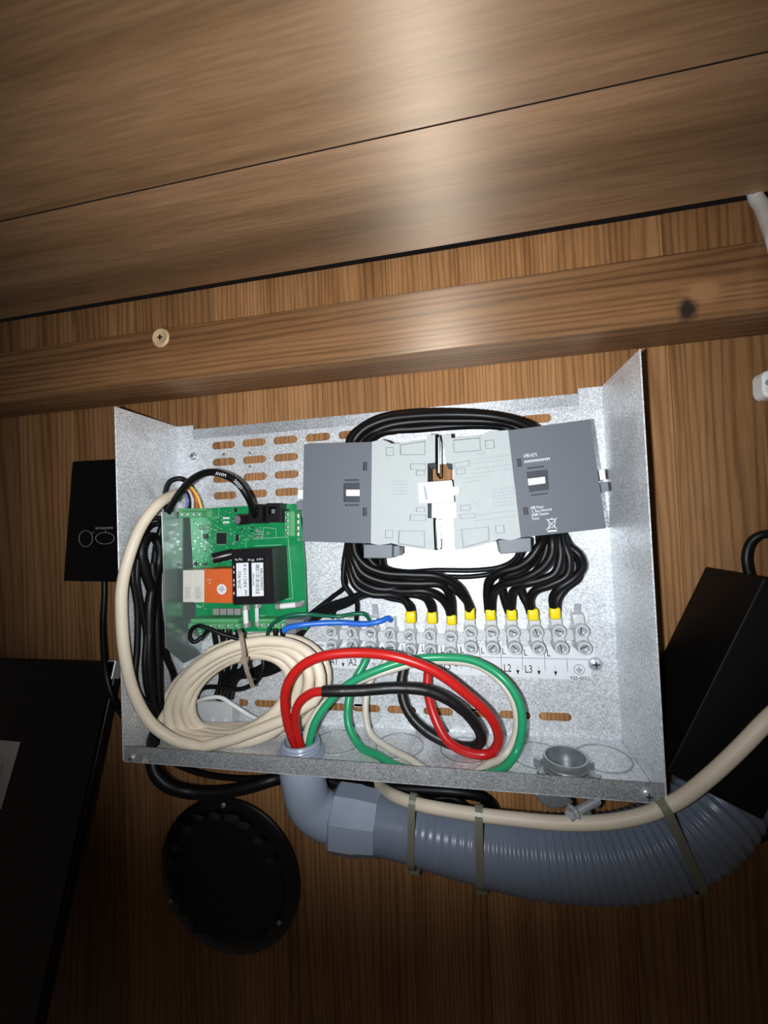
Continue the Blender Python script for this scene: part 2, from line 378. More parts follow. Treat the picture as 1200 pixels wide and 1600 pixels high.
# ------------------------------------------------------------------ setting
WALL_Y = 0.0016
wall = thing('wall_back', 'back wall of vertical stained pine boards behind the open metal box', 'wall', (0.2, WALL_Y, -0.8)); wall['kind'] = 'structure'
edges = [-0.2084, -0.1359, -0.0785, -0.0233, 0.0464, 0.1060, 0.1653, 0.2320, 0.3010, 0.3610, 0.4234, 0.4760, 0.5420]
while edges[0] > -0.95: edges.insert(0, edges[0] - random.uniform(0.05, 0.075))
while edges[-1] < 1.35: edges.append(edges[-1] + random.uniform(0.05, 0.075))
for a, b in zip(edges, edges[1:]):
    jog = random.uniform(0, 0.0006)
    link('plank', box(((a + b) / 2, WALL_Y + 0.01 + jog, -0.17375), (b - a - 0.0002, 0.02, 1.2525), None, 0.0004), M['wall'], wall)
link('added_dark_backing', box((0.2, WALL_Y + 0.03, 0.0), (2.4, 0.012, 1.7), None, 0), M['edge'], wall)  # added dark sheet, blocks the world light so the gap under the ceiling stays dark

CZ = 0.449
ceil = thing('ceiling', 'underside of a bench of smooth brown stained boards above the box', 'ceiling', (0.2, -0.3, CZ)); ceil['kind'] = 'structure'
yb = [-0.010, -0.1135, -0.129, -0.262, -0.395, -0.53, -0.66, -0.80]
for i in range(len(yb) - 1):
    a, b = yb[i], yb[i + 1]
    if i >= 2: a -= 0.0016                       # narrow gap left between the boards
    if i >= 2: link('joint_shade', box((0.2, yb[i] - 0.0008, CZ + 0.0075), (2.3, 0.0016, 0.0144), None, 0), M['edge'], ceil)  # dark filler strip: the shade of the gap put into its colour
    link('edge_strip' if i == 1 else 'board', box((0.2, (a + b) / 2, CZ + 0.011), (2.3, a - b, 0.022), None, 0), M['sapwood' if i == 1 else 'ceil'], ceil)

trim = thing('trim_1', 'horizontal pine batten with a dark knot screwed to the wall under the bench', 'batten', (0.2, 0, 0.336)); trim['kind'] = 'structure'
bz0, bz1, bt = 0.3365, 0.3885, 0.049
link('batten', box((0.2, -bt / 2 + 0.0008, (bz0 + bz1) / 2), (2.3, bt + 0.0014, bz1 - bz0), None, 0.0022, 3), M['batten'], trim)
sc = P(250, 527, 50)
scr = link('screw_cap', lathe(sc + Vector((0, 0.0008, 0)), (0, -1, 0), [(0.0095, -0.002), (0.0092, 0.0), (0.0078, 0.0014), (0.0060, 0.0010), (0.0050, 0.0004)], 24), M['cap'], trim)
link('screw_slot', join([box(sc + Vector((0, -0.0002, 0)), (0.0050, 0.001, 0.0010), None, 0), box(sc + Vector((0, -0.0002, 0)), (0.0010, 0.001, 0.0050), None, 0)]), M['ink'], scr)

# ------------------------------------------------------------------ sheet-metal box
W, H, D = 0.42, 0.3067, 0.0823
enc = thing('electrical_box', 'open galvanised sheet metal electrical box fixed to the wooden wall', 'electrical box', (W / 2, 0, 0))
def seg_xz(u, v): p = P(u, v, 0); return p.x, p.z
xl = P(303, 687, 0).x; xr = P(904, 634, 0).x; zl = P(303, 687, 0).z; zr = P(904, 634, 0).z
zt = (zl + zr) / 2
outer = [(0, 0), (W, 0), (W, H), (xr, H), (xr, zt), (xl, zt), (xl, H), (0, H)]
holes = []
c0 = P(349.4, 695.7, 0); c3 = P(496.7, 683, 0); pitch = (c3.x - c0.x) / 3
r4 = P(351, 774.4, 0); rp_ = (c0.z - r4.z) / 3
for c in range(11):
    for r in range(4):
        x = c0.x + c * pitch
        if x > W - 0.04 or (r > 0 and c > 3): continue
        z = c0.z - r * rp_
        holes.append(stadium(x, z, 0.0262, 0.0078))
for u, v in ((350, 710), (391, 708), (391, 729)):
    p = P(u, v, 0); holes.append(circle(p.x, p.z, 0.0016, 10))
b0, b5 = P(573, 1118, 0).x, P(868, 1134, 0).x
for k in range(-5, 6):
    x = b0 + (b5 - b0) / 5 * k
    if 0.02 < x < W - 0.02: holes.append(stadium(x, 0.0175, 0.0275, 0.0072))
a = P(668, 727, 0); b = P(708, 752, 0); holes.append([(a.x, a.z), (b.x, a.z), (b.x, b.z), (a.x, b.z)])
link('back_plate', holed(outer, holes, -0.0006, 0.001), M['galv'], enc)
fl_f = Vector((0, -0.0035, 0.0098))
A0, A1 = Vector((xl + .0004, -0.0006, zt)), Vector((xr - .0004, -0.0006, zt))
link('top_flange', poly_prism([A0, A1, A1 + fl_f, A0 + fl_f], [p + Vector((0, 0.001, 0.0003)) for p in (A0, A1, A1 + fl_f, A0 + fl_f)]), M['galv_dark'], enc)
def side(x, name, t):
    f = [Vector((x, 0, 0)), Vector((x, -D, 0)), Vector((x, -D, H)), Vector((x, 0, H))]
    link(name, poly_prism(f, [p + Vector((t, 0, 0)) for p in f], 0.0002), M['galv'], enc)
side(0, 'side_panel', -0.001); side(W, 'side_panel', 0.001)
link('bottom_panel', box((W / 2, -D / 2, -0.0005), (W, D, 0.001), None, 0.0002), M['galv'], enc)
lipz = 0.0128
lip_o = [(0.0012, 0), (0.018, 0), (0.0185, 0.003), (0.0215, 0.0045), (0.0245, 0.003), (0.025, 0), (W - 0.0005, 0), (W - 0.0005, lipz), (0.0012, lipz)]
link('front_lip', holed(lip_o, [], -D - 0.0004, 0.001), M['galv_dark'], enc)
def screw_head(name, p, axis, r, parent, mat=None, cross=True):
    s = link(name, lathe(p, axis, [(r, -0.0004), (r, 0.0004), (r * 0.9, r * 0.35), (r * 0.6, r * 0.55), (0.0001, r * 0.62)], 20), mat or M['steel'], parent)
    if cross:
        x, y, a = frame_of(axis); q = Vector(p) + a * (r * 0.58)
        mm = []
        for d1, d2 in ((x, y), (y, x)):
            f = [q + d1 * (r * .5) + d2 * (r * .1), q - d1 * (r * .5) + d2 * (r * .1), q - d1 * (r * .5) - d2 * (r * .1), q + d1 * (r * .5) - d2 * (r * .1)]
            mm.append(poly_prism([k + a * (r * 0.06) for k in f], [k - a * (r * 0.2) for k in f]))
        link('slot', join(mm), M['slot'], s)
    return s
pz = lambda u, v: P(u, v, D * 1000 + 0.6)
screw_head('screw', pz(206, 1184), (0, -1, 0), 0.0034, enc); screw_head('screw', pz(1012, 1242), (0, -1, 0), 0.0046, enc)
screw_head('screw', P(302, 713, 1), (0, -1, 0), 0.0042, enc); screw_head('screw', P(930, 1037, 1.2), (0, -1, 0), 0.0060, enc)
def ring(c, axis, r, w=0.0007, t=0.0004):
    return lathe(c, axis, [(r - w, -0.0002), (r + w, -0.0002), (r + w, t), (r - w, t), (r - w, -0.0002)], 40, 20)
for u, v in ((538, 1141), (630, 1146), (727, 1152), (835, 1160), (930, 1163)):
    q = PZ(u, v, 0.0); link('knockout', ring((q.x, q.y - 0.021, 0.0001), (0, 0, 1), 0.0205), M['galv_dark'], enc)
for u in (560, 735, 905):
    q = P(u, 1105 + (u - 560) * 0.03, 0); link('knockout', ring((q.x, -0.0006, max(q.z, 0.031) + 0.004), (0, -1, 0), 0.0165, 0.0003, 0.0002), M['galv'], enc)
# clear round stickers and bracket behind the contactors
for u, v, r in ((314, 733, .0075), (309, 757, .008)):
    q = P(u, v, 0.8); st = link('clear_sticker', lathe(q, (0, -1, 0), [(r, 0), (r, 0.0002), (0.0001, 0.0002)], 24), M['clear'], enc)
    for k, s in enumerate(('TEST', 'PASSED', '155')):
        link('sticker_print', text_mesh(s, 0.0028, q + Vector((0.0004, -0.0003, 0.003 - 0.003 * k)), (0.9, 0, -0.4)), M['greyink'], st)
link('mounting_bracket', join([box((P(690, 770, 10).x, -0.008, P(690, 800, 10).z), (0.026, 0.013, 0.05), None, 0.0006)]), M['galv'], enc)
# side clips of the cover
# ------------------------------------------------------------------ bright divider plate beside the circuit board
dx = P(291, 800, 20).x
dtop = P(248, 800, 54).z; dbot = P(255, 1012, 54).z
f = [Vector((dx, -0.0008, dtop)), Vector((dx, -0.054, dtop)), Vector((dx, -0.054, dbot)), Vector((dx, -0.030, dbot - 0.022)), Vector((dx, -0.0008, dbot - 0.022))]
div = link('divider_plate', poly_prism(f, [p + Vector((-0.0012, 0, 0)) for p in f], 0.0002), M['mirror'], enc)
div['label'] = 'bright steel divider plate between the black cables and the green board'

# printed terminal label on the back plate
def lab(u, v): return P(u, v, 1.0)
lab_pts = [(487, 1003), (700, 1008), (930, 1013), (922, 1063.5), (700, 1053), (498, 1042)]
lb = link('terminal_label', prism(lab_pts, 0.6, 0.95, 0), M['paper'], enc); lb['label'] = 'white printed label under the terminal strip'
LH = 1.05
def lab_line(u): return 1020.5 + (u - 516) * 0.0235    # baseline rule under the terminals
link('print_rule', line_px((505, 1021), (921, 1030.5), 0.0003, LH), M['ink'], lb)
for u in (514, 543, 572, 600, 630, 660, 690, 720, 750, 783, 816, 851, 886):
    v = lab_line(u); link('print_rule', line_px((u, v), (u + 1, v + 20), 0.0003, LH), M['ink'], lb)
for u in (690, 720, 750, 783, 816, 851):
    v = lab_line(u); link('print_rule', line_px((u - 1, v - 16), (u, v), 0.0004, LH), M['ink'], lb)
def arrow(u, v, up, s=1.0):
    c = P(u, v, LH); k = 1 if up else -1; L = 0.0045 * s
    shaft = [Vector((-0.0001, 0, -L)), Vector((0.0001, 0, -L)), Vector((0.0001, 0, L * .4)), Vector((-0.0001, 0, L * .4))]
    head = [Vector((-0.0016 * s, 0, 0)), Vector((0.0016 * s, 0, 0)), Vector((0, 0, L))]
    mm = []
    for q in (shaft, head):
        w = [c + Vector((p.x, 0, p.z * k)) for p in q]; mm.append(poly_prism([p + Vector((0, -0.00012, 0)) for p in w], w))
    link('print_arrow', join(mm), M['ink'], lb)
def earth(u, v):
    c = P(u, v, LH); mm = []
    for i in range(20):
        a0, a1 = 2 * math.pi * i / 20, 2 * math.pi * (i + 1) / 20; r0, r1 = 0.0042, 0.0045
        w = [c + Vector((r * math.cos(a), 0, r * math.sin(a))) for r, a in ((r0, a0), (r1, a0), (r1, a1), (r0, a1))]
        mm.append(poly_prism([p + Vector((0, -0.00012, 0)) for p in w], w))
    for x, z, wx, wz in ((0, .0015, .0004, .003), (0, 0, .0056, .0005), (0, -.0012, .0040, .0005), (0, -.0024, .0022, .0005)):
        mm.append(box(c + Vector((x, -0.00006, z)), (wx, 0.00012, wz), None, 0))
    link('print_earth_symbol', join(mm), M['ink'], lb)
def ptxt(s, size, u, v, par=lb, h=LH, mat='ink', a=None, nm='print', **kw):
    ux = dirpx((u - 20, v - (a or 0) * 20), (u + 20, v + (a or 0) * 20), h) if a is not None else Vector((1, 0, 0))
    return link(nm, text_mesh(s, size, P(u, v, h), ux, **kw), M[mat], par)
TX = [(522, 1034, 'A1'), (551, 1035, 'A2'), (609, 1038, 'N'), (639, 1039, 'L1'), (669, 1040, 'L2'), (699, 1041, 'L3'), (757, 1043, 'L1'), (793, 1044.5, 'L2'), (826, 1046, 'L3')]
for u, v, s in TX: ptxt(s, 0.0098, u, v, sx=0.72)
for u, v, up in ((536, 1036, 0), (565, 1036, 1), (621, 1039, 1), (652, 1040, 1), (683, 1040, 1), (713, 1041, 1), (736, 1042, 1), (769, 1044, 0), (809, 1047, 0), (842, 1048, 0), (868, 1049, 0)): arrow(u, v, up, 0.9)
earth(584, 1037); earth(905, 1046)
ptxt('240V', 0.0045, 499, 1009); ptxt('1 Ph', 0.0045, 499, 1015); ptxt('Y05-0022', 0.0042, 906, 1060)
for u, v, s in ((600, 1015, 'N'), (630, 1013, 'L'), (661, 1014, 'L'), (691, 1016, 'L'), (722, 1016, 'L'), (754, 1017, 'L'), (787, 1018, 'L'), (821, 1020, 'L'), (857, 1021, 'L')): ptxt(s, 0.0082, u, v, sx=0.8)

# ------------------------------------------------------------------ terminal strip
UPS = [(516, 988), (548, 990), (578, 990), (608, 992), (639, 995), (671, 994), (704, 997), (735, 989), (769, 989), (802, 989), (839, 989), (874, 988), (910, 987)]
LOS = [(517, 1010), (549, 1009), (577, 1014), (609, 1014), (641, 1017), (672, 1018), (704, 1023), (736, 1013), (770, 1014), (805, 1014), (842, 1014), (878, 1014), (914, 1014)]
TH = 20.0
ts = thing('terminal_strip', 'translucent white screw terminal strip on the back plate above the printed label', 'terminal strip', (P(715, 1000, 1).x, -0.001, P(715, 1000, 1).z))
cent = []
def tower_mesh():
    r, r2 = 0.0058, 0.0040
    return lathe((0, 0, 0), (0, -1, 0), [(r * 1.05, 0.0), (r, 0.017), (r * 0.94, 0.019), (r2, 0.019), (r2 * 0.95, 0.0135), (0.0001, 0.0135)], 20)
for i, ((u, v), (u2, v2)) in enumerate(zip(UPS, LOS)):
    a = P(u, v, TH); b = P(u2, v2, TH); a.y = b.y = -0.0012; cent.append((a, b))
    d = (a - b); m = (a + b) / 2; L = d.length
    # moulded body: narrow entry above, two screw wells, narrow entry below
    ang = math.atan2(d.x, d.z); rot = Matrix.Rotation(ang, 3, 'Y')
    body = box(m + Vector((0, -0.0062, 0)), (0.0098, 0.0124, L + 0.006), rot, 0.0012, 2)
    t_ = link('terminal', body, M['terminal'], ts)
    link('wire_entry', box(a + rot @ Vector((0, -0.0062, 0.0078)), (0.0090, 0.0118, 0.0104), rot, 0.0010, 2), M['terminal'], t_)
    for c in (a, b):
        me = tower_mesh(); me.transform(Matrix.Translation(c)); link('screw_well', me, M['terminal'], t_)
        q = c + Vector((0, -0.0136, 0)); s = link('clamp_screw', lathe(q, (0, -1, 0), [(0.0036, -0.003), (0.0036, 0.0006), (0.0031, 0.0011), (0.0001, 0.0011)], 16), M['steel'], t_)
        an = random.uniform(0, 3.1); link('slot', box(q + Vector((0, -0.0011, 0)), (0.0062, 0.0003, 0.0009), Matrix.Rotation(an, 3, 'Y'), 0), M['slot'], t_)
for (a, b), (c, d) in zip(cent, cent[1:]):
    m = (a * .5 + b * .5 + c * .5 + d * .5) / 2; m.y = 0
    link('web', box(m + Vector((0, -0.0042, 0.001)), ((c - a).length - 0.0094, 0.006, 0.0095), None, 0.0006), M['terminal'], ts)
    link('web_eye', lathe(m + Vector((0, -0.0072, 0.001)), (0, -1, 0), [(0.0032, -0.002), (0.0032, 0.0016), (0.0018, 0.0016), (0.0018, -0.001), (0.0001, -0.001)], 14), M['terminal'], ts)
for u, v in ((586, 955), (902, 955)):
    p = P(u, v, 6); link('mounting_tab', box(p, (0.0055, 0.0008, 0.013), Matrix.Rotation(0.12 if u > 700 else 0, 3, 'Y'), 0.0002), M['steel'], ts)

# ------------------------------------------------------------------ circuit board
BH = 20.0
pcb = thing('circuit_board', 'green circuit board with black transformer and orange relays inside the box', 'circuit board', P(388, 890, BH))
brd = link('board', prism([(296, 797), (342, 793), (468, 787), (476, 880), (480, 984), (308, 990)], BH - 1.6, BH, 0), M['pcb'], pcb)
for u, v in ((304, 806), (462, 800), (316, 978), (470, 972)):
    p = P(u, v, BH - 1.6); link('standoff', lathe((p.x, -0.0008, p.z), (0, -1, 0), [(0.003, 0), (0.003, BH / 1000 - 0.0024)], 10), M['white'], pcb)
sk = []
for a, b in (((384, 843), (450, 839)), ((384, 843), (384, 855)), ((450, 839), (458, 935)), ((458, 935), (440, 937)), ((432, 840), (431, 826)), ((431, 826), (412, 824)), ((412, 824), (410, 841)),
             ((398, 853), (440, 851)), ((447, 805), (446, 838)), ((312, 963), (350, 962)), ((402, 962), (452, 962)), ((332, 793), (342, 793)), ((342, 793), (342, 809)), ((328, 809), (342, 809))):
    sk.append(line_px(a, b, 0.0003, BH + 0.05))
random.seed(3)
for k in range(60):
    u = random.uniform(300, 382); v = random.uniform(812, 884); sk.append(line_px((u, v), (u + random.uniform(1, 4), v + random.uniform(-.3, .3)), 0.0004, BH + 0.05))
for k in range(14):
    u = random.uniform(306, 320); v = random.uniform(945, 952); sk.append(line_px((u, v), (u + 2.5, v), 0.0004, BH + 0.05))
o = link('silkscreen', join(sk), M['silk'], brd)
for u, v in ((419, 833), (361, 834), (365, 849), (467, 843)):
    p = P(u, v, BH); link('pad_hole', lathe(p, (0, -1, 0), [(0.0015, -0.0005), (0.0015, 0.0002), (0.0008, 0.0002), (0.0008, -0.0004), (0.0001, -0.0004)], 12), M['tin'], brd)
def comp(name, u0, v0, u1, v1, h, mat, parent=pcb, bev=0.0003, h0=BH):
    return link(name, prism(rect(u0, v0, u1, v1), h0, h, bev), M[mat] if isinstance(mat, str) else mat, parent)
# transformer
tr = link('transformer', prism([(361, 859), (425, 856), (429, 943.6), (364, 945.5)], BH, 51, 0.0005), M['black_plastic'], pcb)
link('top_plate', prism([(365, 872), (417, 869), (419, 934), (367, 936)], 50.5, 52.2, 0.0004), M['black_plastic'], tr)
s1 = link('sticker', prism([(369, 880), (388, 879), (389, 931), (370, 932)], 52, 52.5, 0), M['paper'], tr)
s2 = link('barcode_sticker', prism([(393, 879.5), (411, 879), (412, 931), (394, 932)], 52, 52.5, 0), M['paper'], tr)
up_ux = (P(374, 880, 52.6) - P(375, 931, 52.6)).normalized(); up_uz = Vector((-1, 0, 0))
link('print', text_mesh('ZVR-955', 0.0042, P(374.5, 906, 52.6), up_ux, up_uz), M['ink'], s1)
link('print', text_mesh('ver XRC1119 4', 0.0043, P(383.5, 906, 52.6), up_ux, up_uz), M['ink'], s1)
link('print', text_mesh('22060057484', 0.0036, P(409, 905, 52.6), up_ux, up_uz), M['ink'], s2)
link('print', text_mesh('P4777407', 0.0028, P(396.3, 905, 52.6), up_ux, up_uz), M['ink'], s2)
mm = []; v = 883.0
random.seed(5)
while v < 928:
    w = random.choice((0.5, 0.8, 1.3)); mm.append(line_px((399.5, v), (405.5, v - .1), w * 0.0005, 52.55)); v += w + random.choice((0.7, 1.0, 1.6))
link('barcode', join(mm), M['ink'], s2)
random.seed(9); mm = []
for u, v, n in ((368, 874, 6), (388, 875, 5), (402, 873.5, 5)):
    for k in range(n): mm.append(line_px((u + k * 2.1, v - random.uniform(0, 2.5)), (u + k * 2.1, v + random.uniform(0.5, 2.5)), 0.0005, 52.25))
for v in (884, 892, 905, 912, 925): mm.append(line_px((365.5, v), (365.5, v + 4), 0.0009, 51.1))
link('worn_print', join(mm), M['whiteink'], tr)
# relays
for k, (u0, u1, v0, v1, m) in enumerate(((285.6, 302, 891, 941, 'relay_white'), (302.3, 318.6, 890.5, 941.5, 'relay_white'), (319, 340.5, 889, 942, 'orange'), (341, 362, 888.5, 942.5, 'orange'))):
    rl = comp('relay', u0, v0, u1, v1, 44, m)
    rl['label'] = ('white plastic relay' if k < 2 else 'orange plastic relay')
    for j in range(4 if k < 2 else 0):
        link('print', line_px((u0 + 4 + j * 2.2, 917), (u0 + 4 + j * 2.2, 936), 0.0004, 44.05), M['greyink'], rl)
    if k == 2:
        link('print', text_mesh('o o\n o', 0.003, P(327, 908, 44.1)), M['relay_white'], rl)
    if k == 3:
        q = P(346.5, 920.7, 44.2); stk = link('round_sticker', lathe(q, (0, -1, 0), [(0.0048, 0), (0.0048, 0.0002), (0.0001, 0.0002)], 24), M['paper'], rl)
        for j, s in enumerate(('TEST', 'PASSED', '155')): link('print', text_mesh(s, 0.0020, q + Vector((0, -0.0003, 0.0018 - 0.0019 * j))), M['ink'], stk)
# spade tabs under the relays
for k in range(4):
    u = 332.5 + k * 11.2; tb = comp('spade_tab', u, 951, u + 9.2, 961, 30, 'tin', bev=0.0002, h0=29)
    link('tab_stem', prism(rect(u + 2, 953, u + 7, 960), BH, 29, 0), M['tin'], tb)
# screw terminal rails
def rail(u0, v0, u1, v1, h, n, vertical=False, name='screw_terminal', shiny=True):
    t_ = comp(name, u0, v0, u1, v1, h, 'green_plastic')
    for k in range(n):
        f_ = (k + .5) / n
        u = (u0 + u1) / 2 if vertical else u0 + (u1 - u0) * f_; v = v0 + (v1 - v0) * f_ if vertical else (v0 + v1) / 2
        screw_head('clamp_screw', P(u, v, h + 0.1), (0, -1, 0), 0.0017, t_, M['steel'] if shiny else M['zinc'], False)
    return t_
rail(279, 799, 315, 808.5, 33, 4); comp('terminal_shroud', 279, 794.5, 322, 798.6, 31, 'green_plastic'); comp('terminal_shroud', 316, 796, 330, 808, 24, 'green_plastic')
rail(445, 799, 453, 838, 31, 4, True, shiny=False); comp('terminal_shroud', 453.5, 799, 460.5, 838, 29, 'green_plastic')
for k in range(4): comp('pin', 464.5, 803 + k * 9.6, 467, 809 + k * 9.6, 22, 'white')
rail(294, 974, 375, 983, 33, 6, shiny=False); rail(402, 973, 446, 982, 33, 4, shiny=False)
comp('terminal_shroud', 298, 967, 372, 973.4, 36, 'green_plastic'); comp('terminal_shroud', 404, 967, 446, 972.4, 34, 'green_plastic')
for k in range(6): comp('solder_pad', 300 + k * 10, 984.5, 305 + k * 10, 988, 20.3, 'tin', brd, 0)
# fuses
def fuse(a, b, h, r, mat, name='fuse'):
    A, B = P(*a, h), P(*b, h); d = (B - A).normalized(); L = (B - A).length
    o = link(name, lathe(A + d * L * .2, d, [(r * .9, 0), (r * .9, L * .6)], 14), M[mat], pcb)
    for s in (0, .8): link('end_cap', lathe(A + d * L * s, d, [(r, 0), (r, L * .2)], 14), M['tin'], o)
    for q in (A + d * L * .1, A + d * L * .9):
        link('fuse_clip', box(q + Vector((0, 0.0035, 0)), (0.0058, 0.006, 0.0052), None, 0.0004), M['tin'], o)
fuse((383, 946), (385, 980), 32, 0.0028, 'white'); fuse((401, 942), (402, 978), 32, 0.0022, 'terminal', 'glass_fuse'); fuse((432, 948), (471, 944), 30, 0.0030, 'white')
# capacitors lying on the board
def capac(a, b, r):
    A, B = P(*a), P(*b); d = (B - A)
    o = link('capacitor', lathe(A, d, [(r * .93, 0), (r, 0.0008), (r, d.length)], 20), M['capacitor'], pcb)
    link('cap_end', lathe(A - d.normalized() * 0.0002, d, [(r * .8, 0), (r * .8, 0.0003)], 18), M['cap_top'], o)
capac((371, 812, 38), (388, 811, 26), 0.0052); capac((332, 873, 37), (364, 865, 26), 0.0050)
# black sockets
for u0, v0, u1, v1 in ((388, 788, 410, 818), (415, 786.5, 437, 816.5)):
    j = comp('socket', u0, v0, u1, v1, 35, 'black_plastic')
    comp('socket_mouth', u0 + 4, v0 + 5, u1 - 5, v0 + 17, 36, 'gloss_black', j, h0=34.6)
    link('contact', prism(rect(u0 + 9, v0 + 9, u1 - 8, v0 + 16), 35.5, 36.6, 0.0002), M['zinc'], j)
comp('socket_block', 437.5, 795, 443.5, 816, 33, 'black_plastic')
# chips
def chip(u0, v0, u1, v1, sides):
    c = comp('chip', u0, v0, u1, v1, 22, 'chip'); mm = []
    if 'h' in sides:
        n = max(3, int((v1 - v0) / 2.2))
        for k in range(n):
            v = v0 + (v1 - v0) * (k + .5) / n
            mm += [line_px((u0 - 1.6, v), (u0, v), 0.0005, BH + .4, 0.0003), line_px((u1, v), (u1 + 1.6, v), 0.0005, BH + .4, 0.0003)]
    if 'v' in sides:
        n = max(3, int((u1 - u0) / 2.2))
        for k in range(n):
            u = u0 + (u1 - u0) * (k + .5) / n
            mm += [line_px((u, v0 - 1.6), (u, v0), 0.0005, BH + .4, 0.0003), line_px((u, v1), (u, v1 + 1.6), 0.0005, BH + .4, 0.0003)]
    link('pins', join(mm), M['tin'], c)
chip(338, 832.5, 353, 850, 'hv'); chip(316.5, 834, 324, 842, 'h'); chip(368, 835, 372, 846, 'h'); chip(365.5, 794, 370, 800, 'h'); chip(302, 878, 306, 884, 'v'); chip(315, 880, 322, 884, 'h')
random.seed(11)
sm_l, sm_d = [], []
for k in range(70):
    u = random.uniform(300, 334); v = random.uniform(812, 882)
    (sm_l if random.random() < .7 else sm_d).append(prism(rect(u, v, u + random.choice((1.3, 2.0)), v + random.choice((1.0, 1.6))), BH, BH + .7, 0))
for k in range(36):
    u = random.uniform(374, 408); v = random.uniform(822, 842)
    (sm_l if random.random() < .6 else sm_d).append(prism(rect(u, v, u + random.choice((1.5, 2.4)), v + random.choice((1.2, 2.0))), BH, BH + .8, 0))
for k in range(24):
    u = random.uniform(327, 364); v = random.uniform(797, 830)
    (sm_l if random.random() < .7 else sm_d).append(prism(rect(u, v, u + 1.6, v + 1.2), BH, BH + .7, 0))
o = link('solder_joints', join(sm_l), M['tin'], pcb); o['kind'] = 'stuff'
o = link('tiny_components', join(sm_d), M['chip'], pcb); o['kind'] = 'stuff'
for r in range(2):
    for c in range(4): p = P(311.5 + c * 4.2, 821.5 + r * 4.6, BH); link('header_pad', lathe(p, (0, -1, 0), [(0.001, 0), (0.0008, 0.0012), (0.0001, 0.0014)], 8), M['tin'], pcb)
for k, (u, v) in enumerate(((348, 808), (348, 814.5))): comp('resistor', u, v, u + 10, v + 3, 21.2, 'white')
for v in (830, 834, 838): comp('resistor', 401, v, 409, v + 2.4, 21, 'tin')
comp('push_on_connector', 445, 968, 474, 976, 40, 'mid_grey', bev=0.0008); comp('push_on_connector', 444, 976, 462, 991, 42, 'mid_grey', bev=0.0008)

# ------------------------------------------------------------------ contactors
def contactor(name, label, dark, light, recess, dark_slots, win, lever, grooves, coil, sideclip, F=60):
    base = P(sum(p[0] for p in dark) / 4, sum(p[1] for p in dark) / 4, 12)
    t = thing(name, label, 'contactor', base)
    dk = link('front_housing', holed(xz(dark, F), [xz(q, F) for q in dark_slots] + [xz(win, F)] + [xz(q, F) for q in grooves], -F / 1000, 0.004), M['body_dark'], t)
    link('housing_core', prism([(sum(d[0] for d in dark) / 4 + (u - sum(d[0] for d in dark) / 4) * .998, v) for u, v in dark], 12, F - 3.4, 0), M['slot'], t)
    link('window', prism(win, F - 4, F - 2.2, 0), M['slot'], dk)
    lv = link('lever', prism(lever, F - 3, F + 0.2, 0.0003), M['lever'], t)
    lu = [p[0] for p in lever]; lvv = [p[1] for p in lever]
    link('lever_nub', prism([(lever[0][0] + (lever[1][0] - lever[0][0]) * a, lever[0][1] + (lever[1][1] - lever[0][1]) * a + c) for a, c in ((.35, 1.5), (.62, 1.5), (.62, 7.5), (.35, 7.5))], F, F + 1.2, 0.0003), M['lever'], lv)
    bd = link('body', holed(xz(light, F), [xz(q, F) for q in recess], -F / 1000, 0.003), M['body_light'], t)
    cx = sum(p[0] for p in light) / len(light); cy = sum(p[1] for p in light) / len(light)
    link('body_core', prism(light, 14, F - 2.6, 0), M['body_recess'], t)
    for q in recess:
        c = (sum(p[0] for p in q) / len(q), sum(p[1] for p in q) / len(q))
        link('recess_panel', prism([(c[0] + (p[0] - c[0]) * .93, c[1] + (p[1] - c[1]) * .93) for p in q], F - 3, F - 0.9, 0.0003), M['body_light'] if len(q) != 5 else M['lever'], bd)
    ct = link('coil_terminal', prism(coil, 22, 50, 0.0006), M['mid_grey'], t)
    for q, m, h in sideclip: link('auxiliary_clip', prism(q, 30, h, 0.0004), M[m], t)
    return t, bd, dk
L_dark = [(475, 694), (581, 690.5), (579.5, 849), (472, 846)]
L_light = [(580.7, 690.3), (595.4, 687), (604, 689), (611.7, 693), (623.6, 692.8), (640, 690), (667, 686.4), (667, 678.6), (680, 679), (680, 722.8), (668, 724), (668.4, 809.5), (676.7, 809.5), (679, 860.4), (654, 858), (628, 853), (611.7, 848.8), (592, 851.7), (579.5, 849)]
L_rec = [[(625, 695), (665, 689), (665, 710.5), (625, 711)], [(623, 828.5), (664, 829), (665, 856), (622, 850)], rect(603, 699, 615, 712), rect(602, 828, 614, 841),
         rect(641, 724.5, 666, 734), rect(640.5, 804, 666, 813.5), rect(650, 735.5, 664, 743), rect(650, 793, 664, 800)]
LC, LB, LD = contactor('contactor', 'grey contactor with blank dark face next to the green circuit board', L_dark, L_light, L_rec,
    [rect(567.3, 722, 574, 735), rect(567, 793, 573.5, 806.5)], rect(537, 754.5, 562, 784.6), rect(540.5, 765, 562, 775), [rect(539, 749, 561, 751.6), rect(539, 788, 561, 790.5)],
    [(568, 850.7), (613, 850.7), (613, 872.3), (568, 872.3)], [(rect(465, 765, 474, 780), 'white', 40), (rect(463, 783, 473, 797), 'mid_grey', 44)])
link('coil_terminal_side', prism([(613, 853), (625, 852), (625, 868), (613, 871)], 22, 42, 0.0005), M['mid_grey'], LC)
for k in range(5):   # embossed square on the light body
    link('embossed_mark', line_px((612, 752 + k * 5), (637, 751.5 + k * 5), 0.0008, 60.02, 0.0002), M['body_recess'], LB)
R_dark = [(794, 672.6), (921.8, 655.3), (947, 825.6), (813.8, 839.8)]
